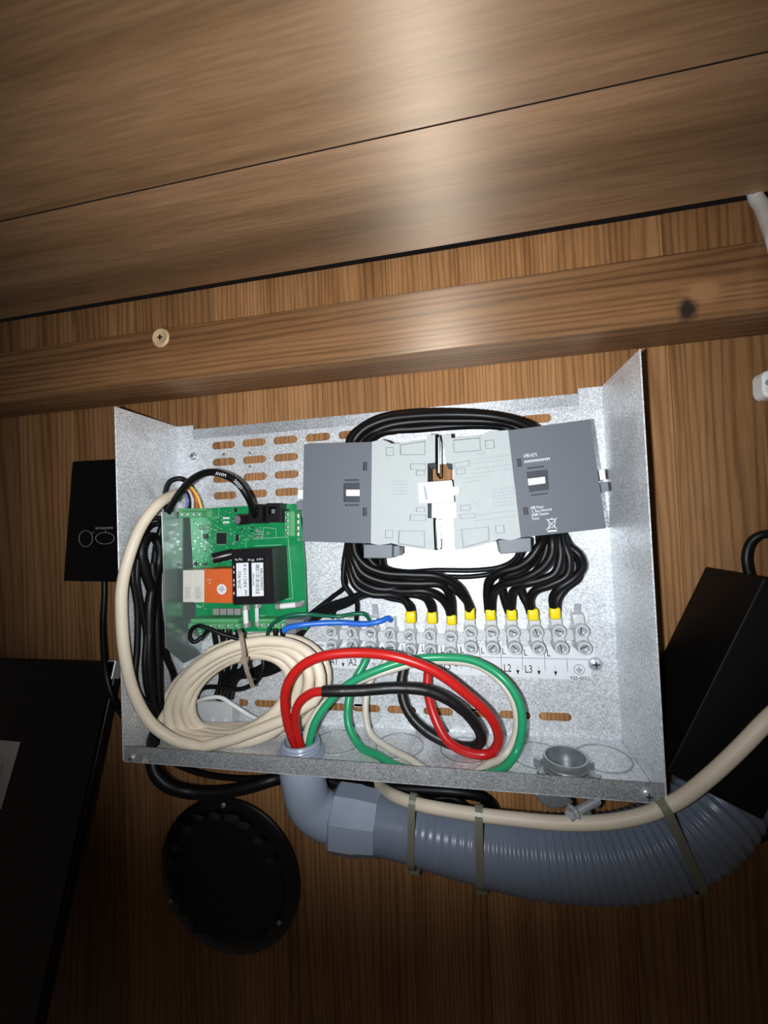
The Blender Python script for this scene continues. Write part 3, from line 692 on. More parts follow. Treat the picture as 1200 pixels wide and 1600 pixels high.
R_light = [(794, 671.8), (776.6, 673.3), (757.5, 676), (753, 680.5), (705.5, 684.5), (704.6, 678.3), (690, 679.4), (696.8, 723.3), (706.9, 724.4), (713.6, 807.6), (708, 810), (710.3, 859.4), (727, 858.3), (768.8, 847), (780, 841.8), (798, 844.3), (813.8, 840)]
R_rec = [[(707.5, 687.5), (750.5, 683.5), (752, 704), (709, 707.5)], [(720.4, 826.8), (764.3, 821.8), (765, 845), (723.3, 856)], [(757.5, 688.5), (771.5, 687), (773, 700), (759, 701.5)], [(773.7, 821), (787.5, 820), (788.5, 833), (775, 834)],
         [(709, 724), (734, 719), (734.5, 728), (709.5, 731)], [(712, 733), (727, 731.5), (727.7, 740), (713, 741.5)], [(719, 790), (735, 788.5), (735.6, 797), (720, 798.5)], [(718, 804), (743, 801.5), (743.5, 809), (719, 811)]]
RC, RB, RD = contactor('contactor', 'grey contactor printed with a white address beside the right panel of the box', R_dark, R_light, R_rec,
    [[(807.5, 717), (814, 716.2), (815.6, 729), (809, 729.8)], [(817, 792.6), (824, 792), (825.7, 804), (818.6, 804.8)]], [(822.8, 737.9), (855.4, 733.4), (857.6, 764.9), (827.3, 769.4)],
    [(824.6, 748), (851.6, 744.6), (852.8, 755), (826, 758.6)], [[(823.9, 731), (849.8, 727.6), (850.1, 729.8), (824.3, 733.2)], [(829.5, 773), (855.4, 769.6), (855.7, 771.8), (829.9, 775.2)]],
    [(778, 843.6), (829.5, 839.8), (830.6, 861.6), (782, 866)], [([(935, 734.5), (945, 733.5), (947, 749), (937, 750.5)], 'white', 46), ([(937, 754), (950, 753), (952, 767), (939, 769)], 'mid_grey', 50)])
ra = -0.128
def rtxt(s, size, u, v, par, mat, align='LEFT', h=60.1, nm='print', sx=1.0):
    ux = dirpx((u - 20, v + 20 * 0.128), (u + 20, v - 20 * 0.128), h); return link(nm, text_mesh(s, size, P(u, v, h), ux, align=align, sx=sx), M[mat], par)
for k, s in enumerate(('ABB France', "11, Rue d'Arsonval", '69680 Chassieu', 'France')): rtxt(s, 0.0032, 829 + k * 0.7, 794 + k * 5.6, RD, 'whiteink', sx=0.62)
rtxt('A9B14273', 0.0038, 818, 713.0, RD, 'whiteink', sx=0.62)
mm = [line_px((820 + k * 2.9, 720.6 - k * .37), (820.4 + k * 2.9, 723.6 - k * .37), 0.0006, 60.05) for k in range(14)] + [line_px((819.5, 720.6), (859.5, 715.6), 0.0004, 60.05)]
link('print', join(mm), M['whiteink'], RD)
# crossed-out bin symbol
bin_l = [((853.5, 811), (870, 826)), ((870, 809), (853.5, 828)), ((856, 812), (868, 811)), ((857, 812.5), (858.5, 824.5)), ((867.5, 811.5), (866.5, 823.5)), ((858.5, 824.5), (866.5, 823.5)), ((860, 810.4), (864, 810)), ((858, 824.5), (857.5, 827))]
link('bin_symbol', join([line_px(a, b, 0.0004, 60.05) for a, b in bin_l] + [line_px((855.5, 830.2), (870, 829), 0.0011, 60.05)]), M['whiteink'], RD)
rtxt('ABB', 0.004, 752, 708, RB, 'body_recess', 'CENTER', 60.05)
random.seed(21); mm = []
for v, u0, u1 in ((716, 742, 795), (722, 742, 788), (731, 740, 798), (738, 738, 799), (746, 724, 760), (752, 724, 752), (764, 768, 805), (769, 769, 806), (774, 769, 806), (779, 770, 807), (784, 770, 800), (789, 771, 807), (803, 745, 808), (812, 742, 806)):
    u = u0
    while u < u1:
        w = random.uniform(2, 7); b_ = v + 2 - (u - u0) * 0.128; mm.append(line_px((u, b_), (min(u + w, u1), b_ - w * .128), 0.0009, 60.03)); u += w + random.uniform(1, 2.5)
q = P(744, 783, 60.05)
link('faint_print', join(mm), M['body_recess'], RB)
link('approval_mark', lathe(q, (0, -1, 0), [(0.0024, -0.0001), (0.0028, -0.0001), (0.0028, 0.0001), (0.0024, 0.0001), (0.0024, -0.0001)], 20), M['body_recess'], RB)
clip = link('mounting_clip', prism([(652.8, 754.3), (706, 750), (708, 760.8), (718, 760), (718, 772), (709, 773.8), (710, 784.6), (655, 786.8)], 54, 63.5, 0.0005), M['white'])
tag(clip, 'small white plastic clip bridging the gap between the two contactors', 'clip')
link('clip_relief', prism([(661, 759), (664, 759), (668, 772), (668, 781), (664.5, 781)], 63, 64.2, 0.0001), M['body_recess'], clip)
for T, qs in ((LC, (((681, 680), (686, 680), (686.5, 742), (681.5, 742)), ((680, 811), (686, 812), (685, 860), (680.5, 860)))), ):
    for q in qs:
        ft = link('base_foot', prism(q, 20, 55, 0.0003), M['gloss_black'], T)
        link('foot_edge', prism([(q[1][0] - 1.5, q[1][1] + 3), (q[1][0] + .4, q[1][1] + 3), (q[2][0] + .2, q[2][1] - 3), (q[2][0] - 1.7, q[2][1] - 3)], 50, 56, 0), M['zinc'], ft)

# ------------------------------------------------------------------ wires
def wpts(pts, r, inside=True):
    out = []
    for p in pts:
        if isinstance(p, Vector): out.append(p); continue
        q = P(*p)
        if inside:
            q.y = min(q.y, -(r + 0.0010))
            if q.x < r + 0.0015 and p[2] < D * 1000:      # stay clear of the left panel
                d = ray(p[0], p[1]); q = CAM + d * ((r + 0.0015 - CAM.x) / d.x)
            q.z = max(q.z, r + 0.0008)
        out.append(q)
    return out
def wire(name, label, mat, r, pts, group=None, parent=None, inside=True, cat='wire', n=8, seg=10):
    o = link(name, sweep(spline(wpts(pts, r, inside), n), r, seg), M[mat] if isinstance(mat, str) else mat, parent, None if parent else wpts(pts, r, inside)[0])
    if not parent: tag(o, label, cat, group)
    return o
RW = 0.0036
# loop of wires over the top of the contactors
outer_ = [(545, 705), (549, 686), (562, 668), (597, 653), (647, 645), (727, 643), (777, 649), (814, 659), (836, 672), (846, 690)]
inner_ = [(574, 705), (578, 690), (592, 680), (612, 674), (650, 669), (710, 665), (752, 663), (785, 668), (806, 677), (815, 694)]
names_ = ['outermost black wire arching over the tops of both contactors', 'second black wire from the top in the arch over the contactors', 'third black wire from the top in the arch over the contactors',
          'fourth black wire from the top in the arch over the contactors', 'fifth black wire from the top in the arch over the contactors', 'innermost black wire of the arch over the contactors']
prof_h = [(26, 32, 36, 38, 36, 34, 36, 38, 34, 26), (42, 46, 46, 44, 44, 46, 46, 44, 40, 32), (20, 24, 26, 28, 30, 26, 24, 24, 22, 20), (36, 38, 40, 40, 38, 38, 38, 36, 34, 30), (22, 22, 22, 20, 20, 22, 24, 24, 22, 20), (46, 44, 40, 36, 34, 32, 30, 30, 30, 28)]
for k in range(6):
    t = k / 5; random.seed(40 + k)
    pts = [(a[0] * (1 - t) + b[0] * t + random.uniform(-2, 2), a[1] * (1 - t) + b[1] * t + random.uniform(-2, 2), prof_h[k][i]) for i, (a, b) in enumerate(zip(outer_, inner_))]
    wire('black_wire', names_[k], 'blackwire', RW, pts, 'black wires arching over the contactors')
# pairs of wires from the contactors down to the yellow ferrules
LOW = [
 ('A', 'upper black wire sweeping from the blank contactor to the fourth yellow ferrule from the left', [(552, 838, 44), (556, 865, 46), (572, 884, 46), (600, 895, 44), (640, 898, 42), (685, 901, 40), (714, 916, 34), (729, 938, 26), (733, 954, 18)]),
 ('A2', 'lower black wire sweeping from the blank contactor to the fourth yellow ferrule from the left', [(566, 838, 36), (574, 868, 34), (592, 888, 32), (630, 902, 30), (680, 908, 30), (712, 922, 28), (731, 942, 22), (737, 955, 16)]),
 ('B', 'upper black wire sweeping from the blank contactor to the third yellow ferrule from the left', [(549, 838, 36), (553, 872, 40), (566, 895, 40), (600, 909, 38), (650, 912, 36), (690, 914, 33), (703, 932, 26), (707, 962, 16)]),
 ('B2', 'lower black wire sweeping from the blank contactor to the third yellow ferrule from the left', [(558, 838, 28), (562, 880, 30), (582, 908, 30), (620, 923, 32), (665, 924, 32), (688, 934, 28), (700, 950, 22), (704, 964, 16)]),
 ('C', 'black wire sweeping from the blank contactor to the second yellow ferrule from the left', [(546, 838, 30), (550, 880, 34), (560, 905, 34), (590, 920, 34), (640, 920, 28), (662, 930, 24), (672, 946, 20), (675, 960, 16)]),
 ('C2', 'rear black wire running from the blank contactor to the second yellow ferrule from the left', [(570, 838, 18), (572, 880, 20), (590, 910, 20), (630, 926, 20), (660, 932, 18), (674, 944, 16), (677, 960, 14)]),
 ('D', 'black wire sweeping from the blank contactor to the leftmost yellow ferrule', [(544, 838, 24), (546, 885, 28), (556, 915, 30), (580, 928, 28), (612, 930, 24), (630, 936, 20), (639, 948, 18), (642, 958, 16)]),
 ('D2', 'rear black wire running from the blank contactor to the leftmost yellow ferrule', [(562, 838, 14), (562, 890, 14), (575, 918, 14), (605, 932, 14), (630, 938, 14), (642, 948, 14), (644, 958, 14)]),
 ('R1', 'upper black wire curling from the printed contactor to the fifth yellow ferrule from the left', [(850, 830, 38), (848, 843, 42), (843, 852, 44), (829, 872, 44), (811, 885, 42), (782, 894, 38), (765, 906, 32), (761, 925, 24), (763, 957, 16)]),
 ('R1b', 'lower black wire curling from the printed contactor to the fifth yellow ferrule from the left', [(862, 830, 46), (863, 846, 50), (862, 866, 50), (848, 887, 48), (819, 904, 44), (784, 914, 36), (770, 927, 26), (768, 957, 16)]),
 ('R2', 'front black wire curling from the printed contactor to the sixth yellow ferrule from the left', [(871, 830, 34), (874, 846, 38), (876, 870, 40), (867, 896, 40), (843, 907, 38), (815, 914, 34), (801, 926, 26), (798, 957, 16)]),
 ('R2b', 'rear black wire running behind the others to the sixth yellow ferrule from the left', [(843, 835, 24), (842, 860, 26), (819, 888, 26), (790, 902, 22), (784, 914, 18), (788, 936, 16), (795, 957, 14)]),
 ('R3', 'front black wire curling from the printed contactor to the seventh yellow ferrule from the left', [(876, 830, 26), (881, 848, 28), (890, 875, 30), (886, 899, 32), (860, 914, 30), (836, 923, 26), (828, 936, 22), (831, 957, 16)]),
 ('R3b', 'rear black wire running behind the others to the seventh yellow ferrule from the left', [(855, 835, 20), (853, 862, 20), (836, 895, 18), (814, 912, 16), (816, 928, 15), (825, 946, 15), (829, 958, 14)]),
 ('R4', 'front black wire bulging right from the printed contactor to the rightmost yellow ferrule', [(872, 830, 20), (878, 845, 20), (905, 867, 22), (910, 886, 26), (896, 904, 28), (873, 920, 26), (864, 934, 22), (866, 955, 16)]),
 ('R4b', 'rear black wire bulging right from the printed contactor to the rightmost yellow ferrule', [(880, 834, 14), (893, 858, 14), (906, 880, 14), (904, 902, 14), (884, 919, 14), (872, 936, 14), (870, 955, 14)]),
]
WO = {}
for key, label, pts in LOW: WO[key] = wire('black_wire', label, 'blackwire', RW, pts, 'black wires from the contactors to the terminals')
FER = {'D': (634, 954, 650, 973), 'C': (667, 955, 683, 974), 'B': (698, 959, 713, 976), 'A': (726, 947, 742, 968), 'R1': (758, 950, 774, 969), 'R2': (791, 951, 807, 969), 'R3': (824, 950, 841, 969), 'R4': (858, 948, 875, 967)}
for k, (u0, v0, u1, v1) in FER.items():
    me = box((P(u0, v0, 17) + P(u1, v1, 17)) / 2, ((P(u1, v0, 17) - P(u0, v0, 17)).length, 0.0092, (P(u0, v1, 17) - P(u0, v0, 17)).length), None, 0.0022, 3)
    fo = link('ferrule', me, M['yellow'], WO[k]); fo['label'] = 'yellow crimp ferrule'
# thin control wires
RT = 0.0022
wire('control_wire', 'upper thin black wire running between the coil terminals of the two contactors', 'blackwire', RT, [(812, 858, 34), (806, 872, 32), (785, 885, 28), (745, 891, 24), (680, 891, 22), (630, 893, 20), (602, 886, 24), (597, 868, 30)], 'thin black control wires')
wire('control_wire', 'lower thin black wire running between the coil terminals of the two contactors', 'blackwire', RT, [(818, 858, 30), (808, 876, 28), (780, 893, 22), (735, 901, 18), (680, 900, 14), (620, 896, 14), (594, 888, 18), (590, 868, 28)], 'thin black control wires')
wire('control_wire', 'thin black wire bowing out left of the bundle and dropping into the second terminal', 'blackwire', RT, [(546, 838, 20), (538, 880, 22), (537, 912, 22), (546, 926, 20), (557, 940, 16), (558, 955, 14), (556, 972, 12)], 'thin black control wires')
wire('control_wire', 'thin black wire bowing left of the bundle towards the circuit board corner', 'blackwire', RT, [(543, 840, 16), (536, 890, 18), (539, 915, 16), (520, 932, 14), (497, 950, 14), (476, 968, 14), (458, 1000, 14), (440, 1025, 12), (420, 1045, 12)], 'thin black control wires')
for k, (lab_, o_) in enumerate((('upper black wire leaving the contactor bundle down to the circuit board underside', 0), ('middle black wire leaving the contactor bundle down to the circuit board underside', 7), ('lower black wire leaving the contactor bundle down to the circuit board underside', 13))):
    wire('control_wire', lab_, 'blackwire', 0.0031, [(600 + k * 14, 926, 26 - 4 * k), (568, 928 + o_ * .2, 24 - 4 * k), (540, 938 + o_ * .5, 22 - 3 * k), (506, 950 + o_ * .6, 20 - 2 * k), (478, 972 + o_ * .6, 16 - k), (456 + o_ * .4, 1006, 14), (436 + o_, 1034, 14), (405 + o_, 1052, 13), (372, 1050 + o_ * .6, 13), (352 + o_ * .8, 1066, 13), (342 + o_ * .8, 1094, 17)], 'wires running behind the coil to the white connector')
wire('control_wire', 'short black wire ending above the first terminal under the green wire', 'blackwire', RT, [(545, 936, 14), (530, 944, 14), (522, 955, 13), (520, 966, 12)])
# black leads from the lower edge of the board
for k, u in enumerate((334, 346, 357, 371, 430, 441)):
    wire('board_lead', ('leftmost', 'second', 'third', 'fourth', 'fifth', 'rightmost')[k] + ' short black lead leaving the bottom edge of the circuit board', 'blackwire', 0.0024,
         [(u, 979, 26), (u + 1, 992, 26), (u + 4, 1010, 20), (u + (10 if k < 4 else -20), 1040, 14), (345 + k * 5, 1062, 12), (336 + k * 5, 1092, 16)], 'black leads below the circuit board')
wire('board_lead', 'thin black wire looped loosely in front of the green terminal row', 'blackwire', 0.0019, [(326, 983, 36), (315, 996, 44), (303, 1003, 48), (297, 996, 50), (300, 983, 50), (309, 978, 50), (325, 982, 48), (350, 992, 44), (372, 998, 38)])
wire('black_lead', 'thin black wire crossing in front of the white connector inside the cream coil', 'blackwire', 0.0022, [(270, 1115, 14), (300, 1092, 18), (318, 1075, 22), (345, 1074, 24), (375, 1077, 24), (400, 1065, 22), (411, 1045, 20), (411, 1025, 18)])
wire('white_lead', 'thin white wire crossing in front of the white connector inside the cream coil', 'white', 0.0019, [(300, 1100, 26), (322, 1091, 30), (345, 1090, 30), (362, 1100, 30), (382, 1113, 28), (394, 1120, 24), (412, 1128, 16)])
wire('green_lead', 'thin dark green wire from the circuit board to the third terminal', 'dkgreen', 0.0019, [(417, 1000, 24), (419, 988, 30), (426, 975, 38), (445, 964, 40), (475, 960, 36), (505, 962, 28), (530, 963, 22), (555, 959, 20), (570, 960, 18), (580, 972, 12)])
wire('blue_lead', 'blue wire from the circuit board to the fourth terminal', 'blue', 0.0025, [(443, 986, 44), (450, 981, 44), (470, 977, 42), (500, 974, 36), (535, 973, 30), (570, 975, 28), (593, 971, 26), (606, 966, 22), (611, 969, 18)])

# red, taped, green and white supply wires out of the conduit
collar = P(470, 1168, 55)
wire('supply_wire', 'thick red wire making the widest loop from the grey elbow up to the terminal strip', 'red', 0.0040,
     [(466, 1190, 52), (463, 1166, 54), (448, 1123, 64), (447, 1077, 72), (467, 1044, 74), (502, 1026, 74), (563, 1020, 70), (621, 1027, 70), (678, 1048, 68), (728, 1084, 64), (768, 1123, 58), (779, 1158, 50), (764, 1183, 44), (732, 1184, 44), (700, 1158, 44), (679, 1120, 38), (668, 1077, 28), (669, 1045, 20), (670, 1026, 12)], 'supply wires from the conduit')
tw = wire('supply_wire', 'red wire wrapped in black tape looping from the grey elbow to the terminal strip', 'red', 0.0037,
     [(473, 1190, 52), (470, 1166, 55), (461, 1130, 62), (467, 1099, 68), (487, 1083, 70), (506, 1080, 70)], 'supply wires from the conduit')
tape_pts = [(504, 1080, 70), (530, 1080, 69), (563, 1079, 66), (621, 1075, 62), (671, 1080, 58), (714, 1102, 54), (742, 1130, 48), (752, 1155, 42), (739, 1167, 38), (707, 1163, 36), (664, 1141, 32), (636, 1109, 26), (627, 1073, 20), (632, 1041, 14), (638, 1026, 12)]
tp = spline(wpts(tape_pts, 0.004), 14)
o = link('black_tape', sweep(tp, lambda i, s: 0.0044 + 0.00022 * ((s / 0.017) % 1.0), 12), M['blackmatte'], tw); o['label'] = 'black electrical tape wound round the wire'
wire('supply_wire', 'green earth wire looping from the grey elbow to the terminal strip', 'green', 0.0034,
     [(484, 1190, 50), (483, 1166, 52), (492, 1130, 50), (519, 1092, 44), (549, 1066, 42), (592, 1046, 38), (642, 1031, 32), (692, 1027, 30), (742, 1033, 34), (785, 1059, 42), (810, 1095, 46), (816, 1134, 48), (806, 1176, 50), (788, 1202, 60), (768, 1216, 70), (740, 1222, 74), (690, 1222, 74), (645, 1216, 74), (618, 1208, 69), (592, 1194, 56), (563, 1170, 44), (545, 1134, 36), (544, 1098, 30), (553, 1066, 22), (570, 1034, 14), (575, 1020, 10)], 'supply wires from the conduit')
wire('supply_wire', 'off white neutral wire looping beside the green wire to the terminal strip', 'whitewire', 0.0030,
     [(478, 1190, 46), (477, 1168, 47), (481, 1138, 44), (502, 1102, 36), (530, 1082, 34), (560, 1065, 34), (599, 1051, 30), (650, 1037, 24), (707, 1034, 24), (753, 1043, 28), (790, 1075, 36), (806, 1110, 40), (805, 1150, 42), (787, 1182, 46), (762, 1200, 58), (738, 1212, 72), (715, 1220, 78.5), (690, 1220, 78.5), (668, 1214, 72), (642, 1197, 58), (606, 1180, 42), (578, 1145, 32), (571, 1105, 26), (578, 1066, 18), (600, 1036, 12), (606, 1022, 10)], 'supply wires from the conduit')

# ------------------------------------------------------------------ cream coil and its lead
RC_ = 0.0047
cc = [(286, 770, 24), (270, 774, 44), (248, 787, 64), (222, 820, 78), (204, 862, 87), (191, 915, 90), (190, 965, 90), (196, 1030, 88), (210, 1085, 82), (236, 1130, 76), (275, 1157, 70), (325, 1175, 64)]
prof = [0.08, 0.34, 0.60, 0.86, 1.0, 0.72, 0.42, 0.12, -0.10]
NT = 7.55; steps = int(NT * 22)
def coil_pt(t):
    k = t / NT * (len(prof) - 1); i = min(int(k), len(prof) - 2); s = prof[i] * (1 - (k - i)) + prof[i + 1] * (k - i)
    th = math.radians(100) - t * 2 * math.pi         # image angle: start at the bottom, run right and up
    cx, cy = 379 - 6 * s, 1091 - 7 * s; a = 137 - 56 * s; b_ = 85 - 33 * s; ti = math.radians(-23 - 6 * s)
    x, y = a * math.cos(th), b_ * math.sin(th)
    h = 54 - 30 * (t / NT) + 3.5 * math.sin(3 * th + t)
    return (cx + x * math.cos(ti) - y * math.sin(ti), cy + x * math.sin(ti) + y * math.cos(ti), h)
cpts = [coil_pt(0.06 + (NT - 0.06) * i / steps) for i in range(steps + 1)]
ex = [(250, 1150, 24), (262, 1172, 26)]
path = spline(wpts(cc, RC_), 8) + spline(wpts(cpts[2:], RC_), 2)
# soften the join between lead and coil
path = spline(path[::3] + [path[-1]], 3)
coil = link('coiled_cable', sweep(path, RC_, 12), M['cream'], None, path[0]); tag(coil, 'coiled cream sheathed cable tied inside the lower left of the box', 'cable')
tail = wire('sheath_tail', '', 'cream', RC_, [cpts[-1], (246, 1140, 22), (252, 1158, 24), (262, 1176, 26)], parent=coil)
for k, (m, a, b) in enumerate((('lilac', (290, 772), (290, 797)), ('blackwire', (292, 768), (297, 797)), ('whitewire', (294, 766), (301, 796)), ('orangecore', (298, 764), (308, 796)), ('yellowcore', (296, 760), (315, 795)))):
    wire('core', '', m, 0.0013, [(286, 770, 25), (a[0], a[1], 30), ((a[0] + b[0]) / 2 + 3, (a[1] + b[1]) / 2 - 2, 32), (b[0], b[1], 29)], parent=coil)
# tie round the coil
ct = thing('cable_tie', 'taupe cable tie holding the strands of the cream coil together', 'cable tie', P(381, 1030, 60))
tp_ = [P(373, 984, 40), P(374, 985, 58), P(377, 995, 72), P(380, 1012, 74), P(382, 1030, 72), P(384, 1040, 58), P(384, 1042, 30), P(382, 1035, 14), P(376, 1000, 12), P(373, 988, 22), P(373, 984, 40)]
link('strap', band(spline(tp_, 4), 0.0034, 0.0012, (1, 0, 0.1)), M['tie_brown'], ct)
link('head', box(P(381.5, 1032, 73), (0.0058, 0.005, 0.0056), Matrix.Rotation(0.15, 3, 'Y'), 0.0006), M['tie_brown'], ct)
link('tail', band(spline([P(382, 1032, 75), P(386, 1048, 72), P(391, 1062, 66), P(395, 1073, 62)], 4), 0.0034, 0.0012, (1, 0, 0.3)), M['tie_brown'], ct)
# white plug-in connector behind the coil
cn = thing('wire_connector', 'milky white plug connector lying behind the cream coil', 'connector', P(333, 1120, 2))
link('shell', prism([(303, 1096), (361, 1098), (362, 1134), (304, 1132)], 1.2, 18, 0.001), M['terminal'], cn)
link('plug', prism([(310, 1122), (360, 1124), (361, 1150), (312, 1149)], 1.2, 14, 0.001), M['white'], cn)
for u in (330, 350): link('latch', prism(rect(u, 1123, u + 4, 1134), 17, 20, 0.0003), M['white'], cn)

# ------------------------------------------------------------------ black cables down the left side
blk = 'black cables down the left side of the box'
jl = wire('flat_cable', 'black flat cable arching from the socket on the circuit board to the left cables', 'blackwire', 0.0032, [(399, 806, 33), (394, 793, 46), (388, 778, 58), (372, 755, 64), (350, 742, 66), (326, 738, 66), (302, 748, 62), (284, 766, 56), (268, 790, 48), (256, 815, 40), (245, 850, 34), (240, 890, 32)], blk, cat='cable')
for s, (u, v, h), a in (('AWM', (345, 741.5, 69.5), 0.28), ('20251', (372, 757, 67.5), 0.85)):
    link('print', text_mesh(s, 0.0042, P(u, v, h + 0.7), (math.cos(a), 0, -math.sin(a))), M['whiteink'], jl)
wire('black_cable', 'black cable curling in a small hook at the upper left of the box', 'blackwire', 0.0024, [(304, 775, 14), (297, 757, 20), (282, 748, 28), (266, 752, 32), (259, 766, 32), (258, 785, 30), (262, 805, 24)], blk, cat='cable')
CL = [
 ('outermost black cable bowing along the left panel of the box', 0.0026, [(262, 812, 40), (240, 810, 44), (222, 822, 46), (210, 852, 46), (207, 898, 44), (214, 950, 42), (214, 1013, 40), (211, 1062, 38), (222, 1092, 34), (240, 1100, 28)]),
 ('second black cable bowing along the left panel of the box', 0.0026, [(264, 818, 34), (240, 820, 40), (226, 835, 40), (217, 866, 40), (214, 905, 38), (221, 950, 36), (228, 990, 34), (226, 1040, 32), (232, 1085, 30), (250, 1120, 26)]),
 ('black cable folded into a rounded loop beside the divider plate', 0.0046, [(238, 925, 30), (226, 890, 38), (221, 862, 42), (228, 842, 44), (241, 840, 44), (249, 855, 42), (248, 880, 40), (240, 910, 36), (234, 945, 32), (233, 990, 32)]),
 ('black printed cable running straight down beside the divider plate', 0.0040, [(238, 880, 36), (240, 920, 38), (237, 960, 40), (233, 1000, 40), (233, 1040, 40), (237, 1085, 36), (247, 1125, 30), (252, 1150, 26)]),
 ('black cable slanting down from the divider plate to behind the cream coil', 0.0032, [(243, 900, 30), (247, 950, 28), (252, 990, 26), (260, 1025, 22), (272, 1060, 18), (268, 1095, 16), (256, 1130, 16)]),
 ('rear black cable hidden deepest in the left bundle', 0.0040, [(252, 830, 16), (246, 880, 16), (244, 940, 16), (246, 1000, 16), (248, 1060, 16), (250, 1110, 16), (252, 1150, 18)]),
]
for lab_, r, pts in CL:
    o = wire('black_cable', lab_, 'blackwire', r, pts, blk, cat='cable')
    if 'printed' in lab_:
        for s, (u, v) in (('AWM', (234, 1010)), ('20251', (236.5, 975)), ('E257446-D', (234, 1050))):
            link('print', text_mesh(s, 0.0036, P(u, v, 44.6), (0.02, 0, 1), (-1, 0, 0)), M['whiteink'], o)
exit_ = P(236, 1187, 82)
wire('black_cable', 'thick black cable leaving through the notch and hanging below the box beside the grey elbow', 'blackwire', 0.0058,
     [(246, 1080, 24), (243, 1130, 40), (239, 1165, 56), (238, 1188, 62), (243, 1208, 64), (262, 1227, 62), (295, 1237, 54), (340, 1238, 48), (390, 1229, 42), (430, 1217, 34), (470, 1210, 14), (510, 1216, 9)], cat='cable', inside=False)
# cables behind the underside of the box
wire('black_cable', 'black cable running under the box front edge above the flexible conduit', 'blackwire', 0.0046, [(505, 1218, 12), (545, 1228, 14), (600, 1231, 20), (660, 1234, 22), (715, 1238, 22), (755, 1246, 18), (772, 1262, 14), (778, 1290, 10)], 'cables behind the conduit', inside=False, cat='cable')
wire('black_cable', 'black cable dipping behind the cream cable under the box', 'blackwire', 0.0036, [(610, 1240, 8), (660, 1252, 10), (705, 1246, 10), (730, 1262, 10), (750, 1280, 8)], 'cables behind the conduit', inside=False, cat='cable')
wire('black_cable', 'black cable slack showing as a curve below the flexible conduit', 'blackwire', 0.0050, [(790, 1340, 9), (815, 1372, 12), (840, 1392, 18), (868, 1398, 20), (895, 1392, 18), (915, 1370, 12), (935, 1340, 9)], inside=False, cat='cable')

# ------------------------------------------------------------------ grey elbow, conduit and its ties
el = thing('conduit_elbow', 'grey plastic conduit elbow coming through the bottom of the box', 'conduit fitting', (collar.x, collar.y, 0))
cx_, cy_ = collar.x, collar.y
ez = 0.0125
link('threaded_collar', lathe((cx_, cy_, 0.0), (0, 0, 1), [(0.0160, 0.0)] + [(0.0160 + (0.0007 if k % 2 else 0), 0.001 + k * (ez - 0.002) / 8) for k in range(9)] + [(0.0156, ez), (0.0138, ez), (0.0134, 0.002)], 32), M['pvc'], el)
link('lock_ring', lathe((cx_, cy_, 0.0004), (0, 0, 1), [(0.0205, 0.0), (0.0205, 0.003), (0.0165, 0.0034)], 28), M['pvc'], el)
link('flange', lathe((cx_, cy_, -0.0012), (0, 0, -1), [(0.0195, 0), (0.0205, 0.001), (0.0205, 0.005), (0.0180, 0.0065)], 32), M['pvc'], el)
ep = spline([Vector((cx_, cy_, -0.006)), Vector((cx_ + 0.001, cy_, -0.018)), P(484, 1254, 50), P(504, 1272, 46), P(530, 1282, 42)], 10)
link('bend', sweep(ep, 0.0188, 28), M['pvc'], el)
nx0, nx1 = P(522, 1276, 40), P(592, 1287, 40); nd = (nx1 - nx0).normalized(); nl = (nx1 - nx0).length
link('coupling_nut', lathe(nx0, nd, [(0.0235, 0), (0.0268, 0.003), (0.0268, nl * .55), (0.0258, nl * .66), (0.0245, nl)], 8, 25, 0.39), M['pvc'], el)
cpath_px = [(582, 1285, 39), (640, 1298, 41), (720, 1316, 44), (820, 1333, 47), (920, 1340, 48), (1000, 1332, 48), (1065, 1308, 45), (1108, 1272, 40), (1130, 1238, 30), (1136, 1215, 12), (1137, 1208, 0)]
cpath = spline([P(*p) for p in cpath_px], 70)
def crad(i, s):
    k = min(max((s - 0.03) / 0.10, 0), 1); base = 0.0222 + 0.0052 * k
    rib = 0.0 if s < 0.035 else min((s - 0.035) / 0.16, 1.0) * 0.00045 + 0.00012
    return base + rib * math.sin(2 * math.pi * s / 0.0062)
cd = link('flexible_conduit', sweep(cpath, crad, 36, sm=60), M['conduit'], None, cpath[0]); tag(cd, 'ribbed grey flexible conduit curving below the box into the wall', 'conduit')
lead_px = [(585, 1222, 10), (598, 1232, 26), (618, 1244, 50), (655, 1257, 64), (720, 1269, 70), (800, 1279, 74), (880, 1286, 76), (950, 1284, 78), (1010, 1272, 80), (1060, 1250, 83), (1110, 1212, 87), (1155, 1170, 89), (1200, 1124, 90), (1260, 1070, 86)]
lead = wire('sheathed_cable', 'cream cable tied along the top of the flexible conduit and crossing the power adapter', 'cream', 0.0048, lead_px, inside=False, cat='cable', seg=14)
lead_path = spline([P(*p) for p in lead_px], 12)
def hull2(pts):
    pts = sorted(pts); H_ = []
    for seq in (pts, pts[::-1]):
        st = []
        for p in seq:
            while len(st) > 1 and (st[-1][0] - st[-2][0]) * (p[1] - st[-2][1]) - (st[-1][1] - st[-2][1]) * (p[0] - st[-2][0]) <= 0: st.pop()
            st.append(p)
        H_ += st[:-1]
    return H_
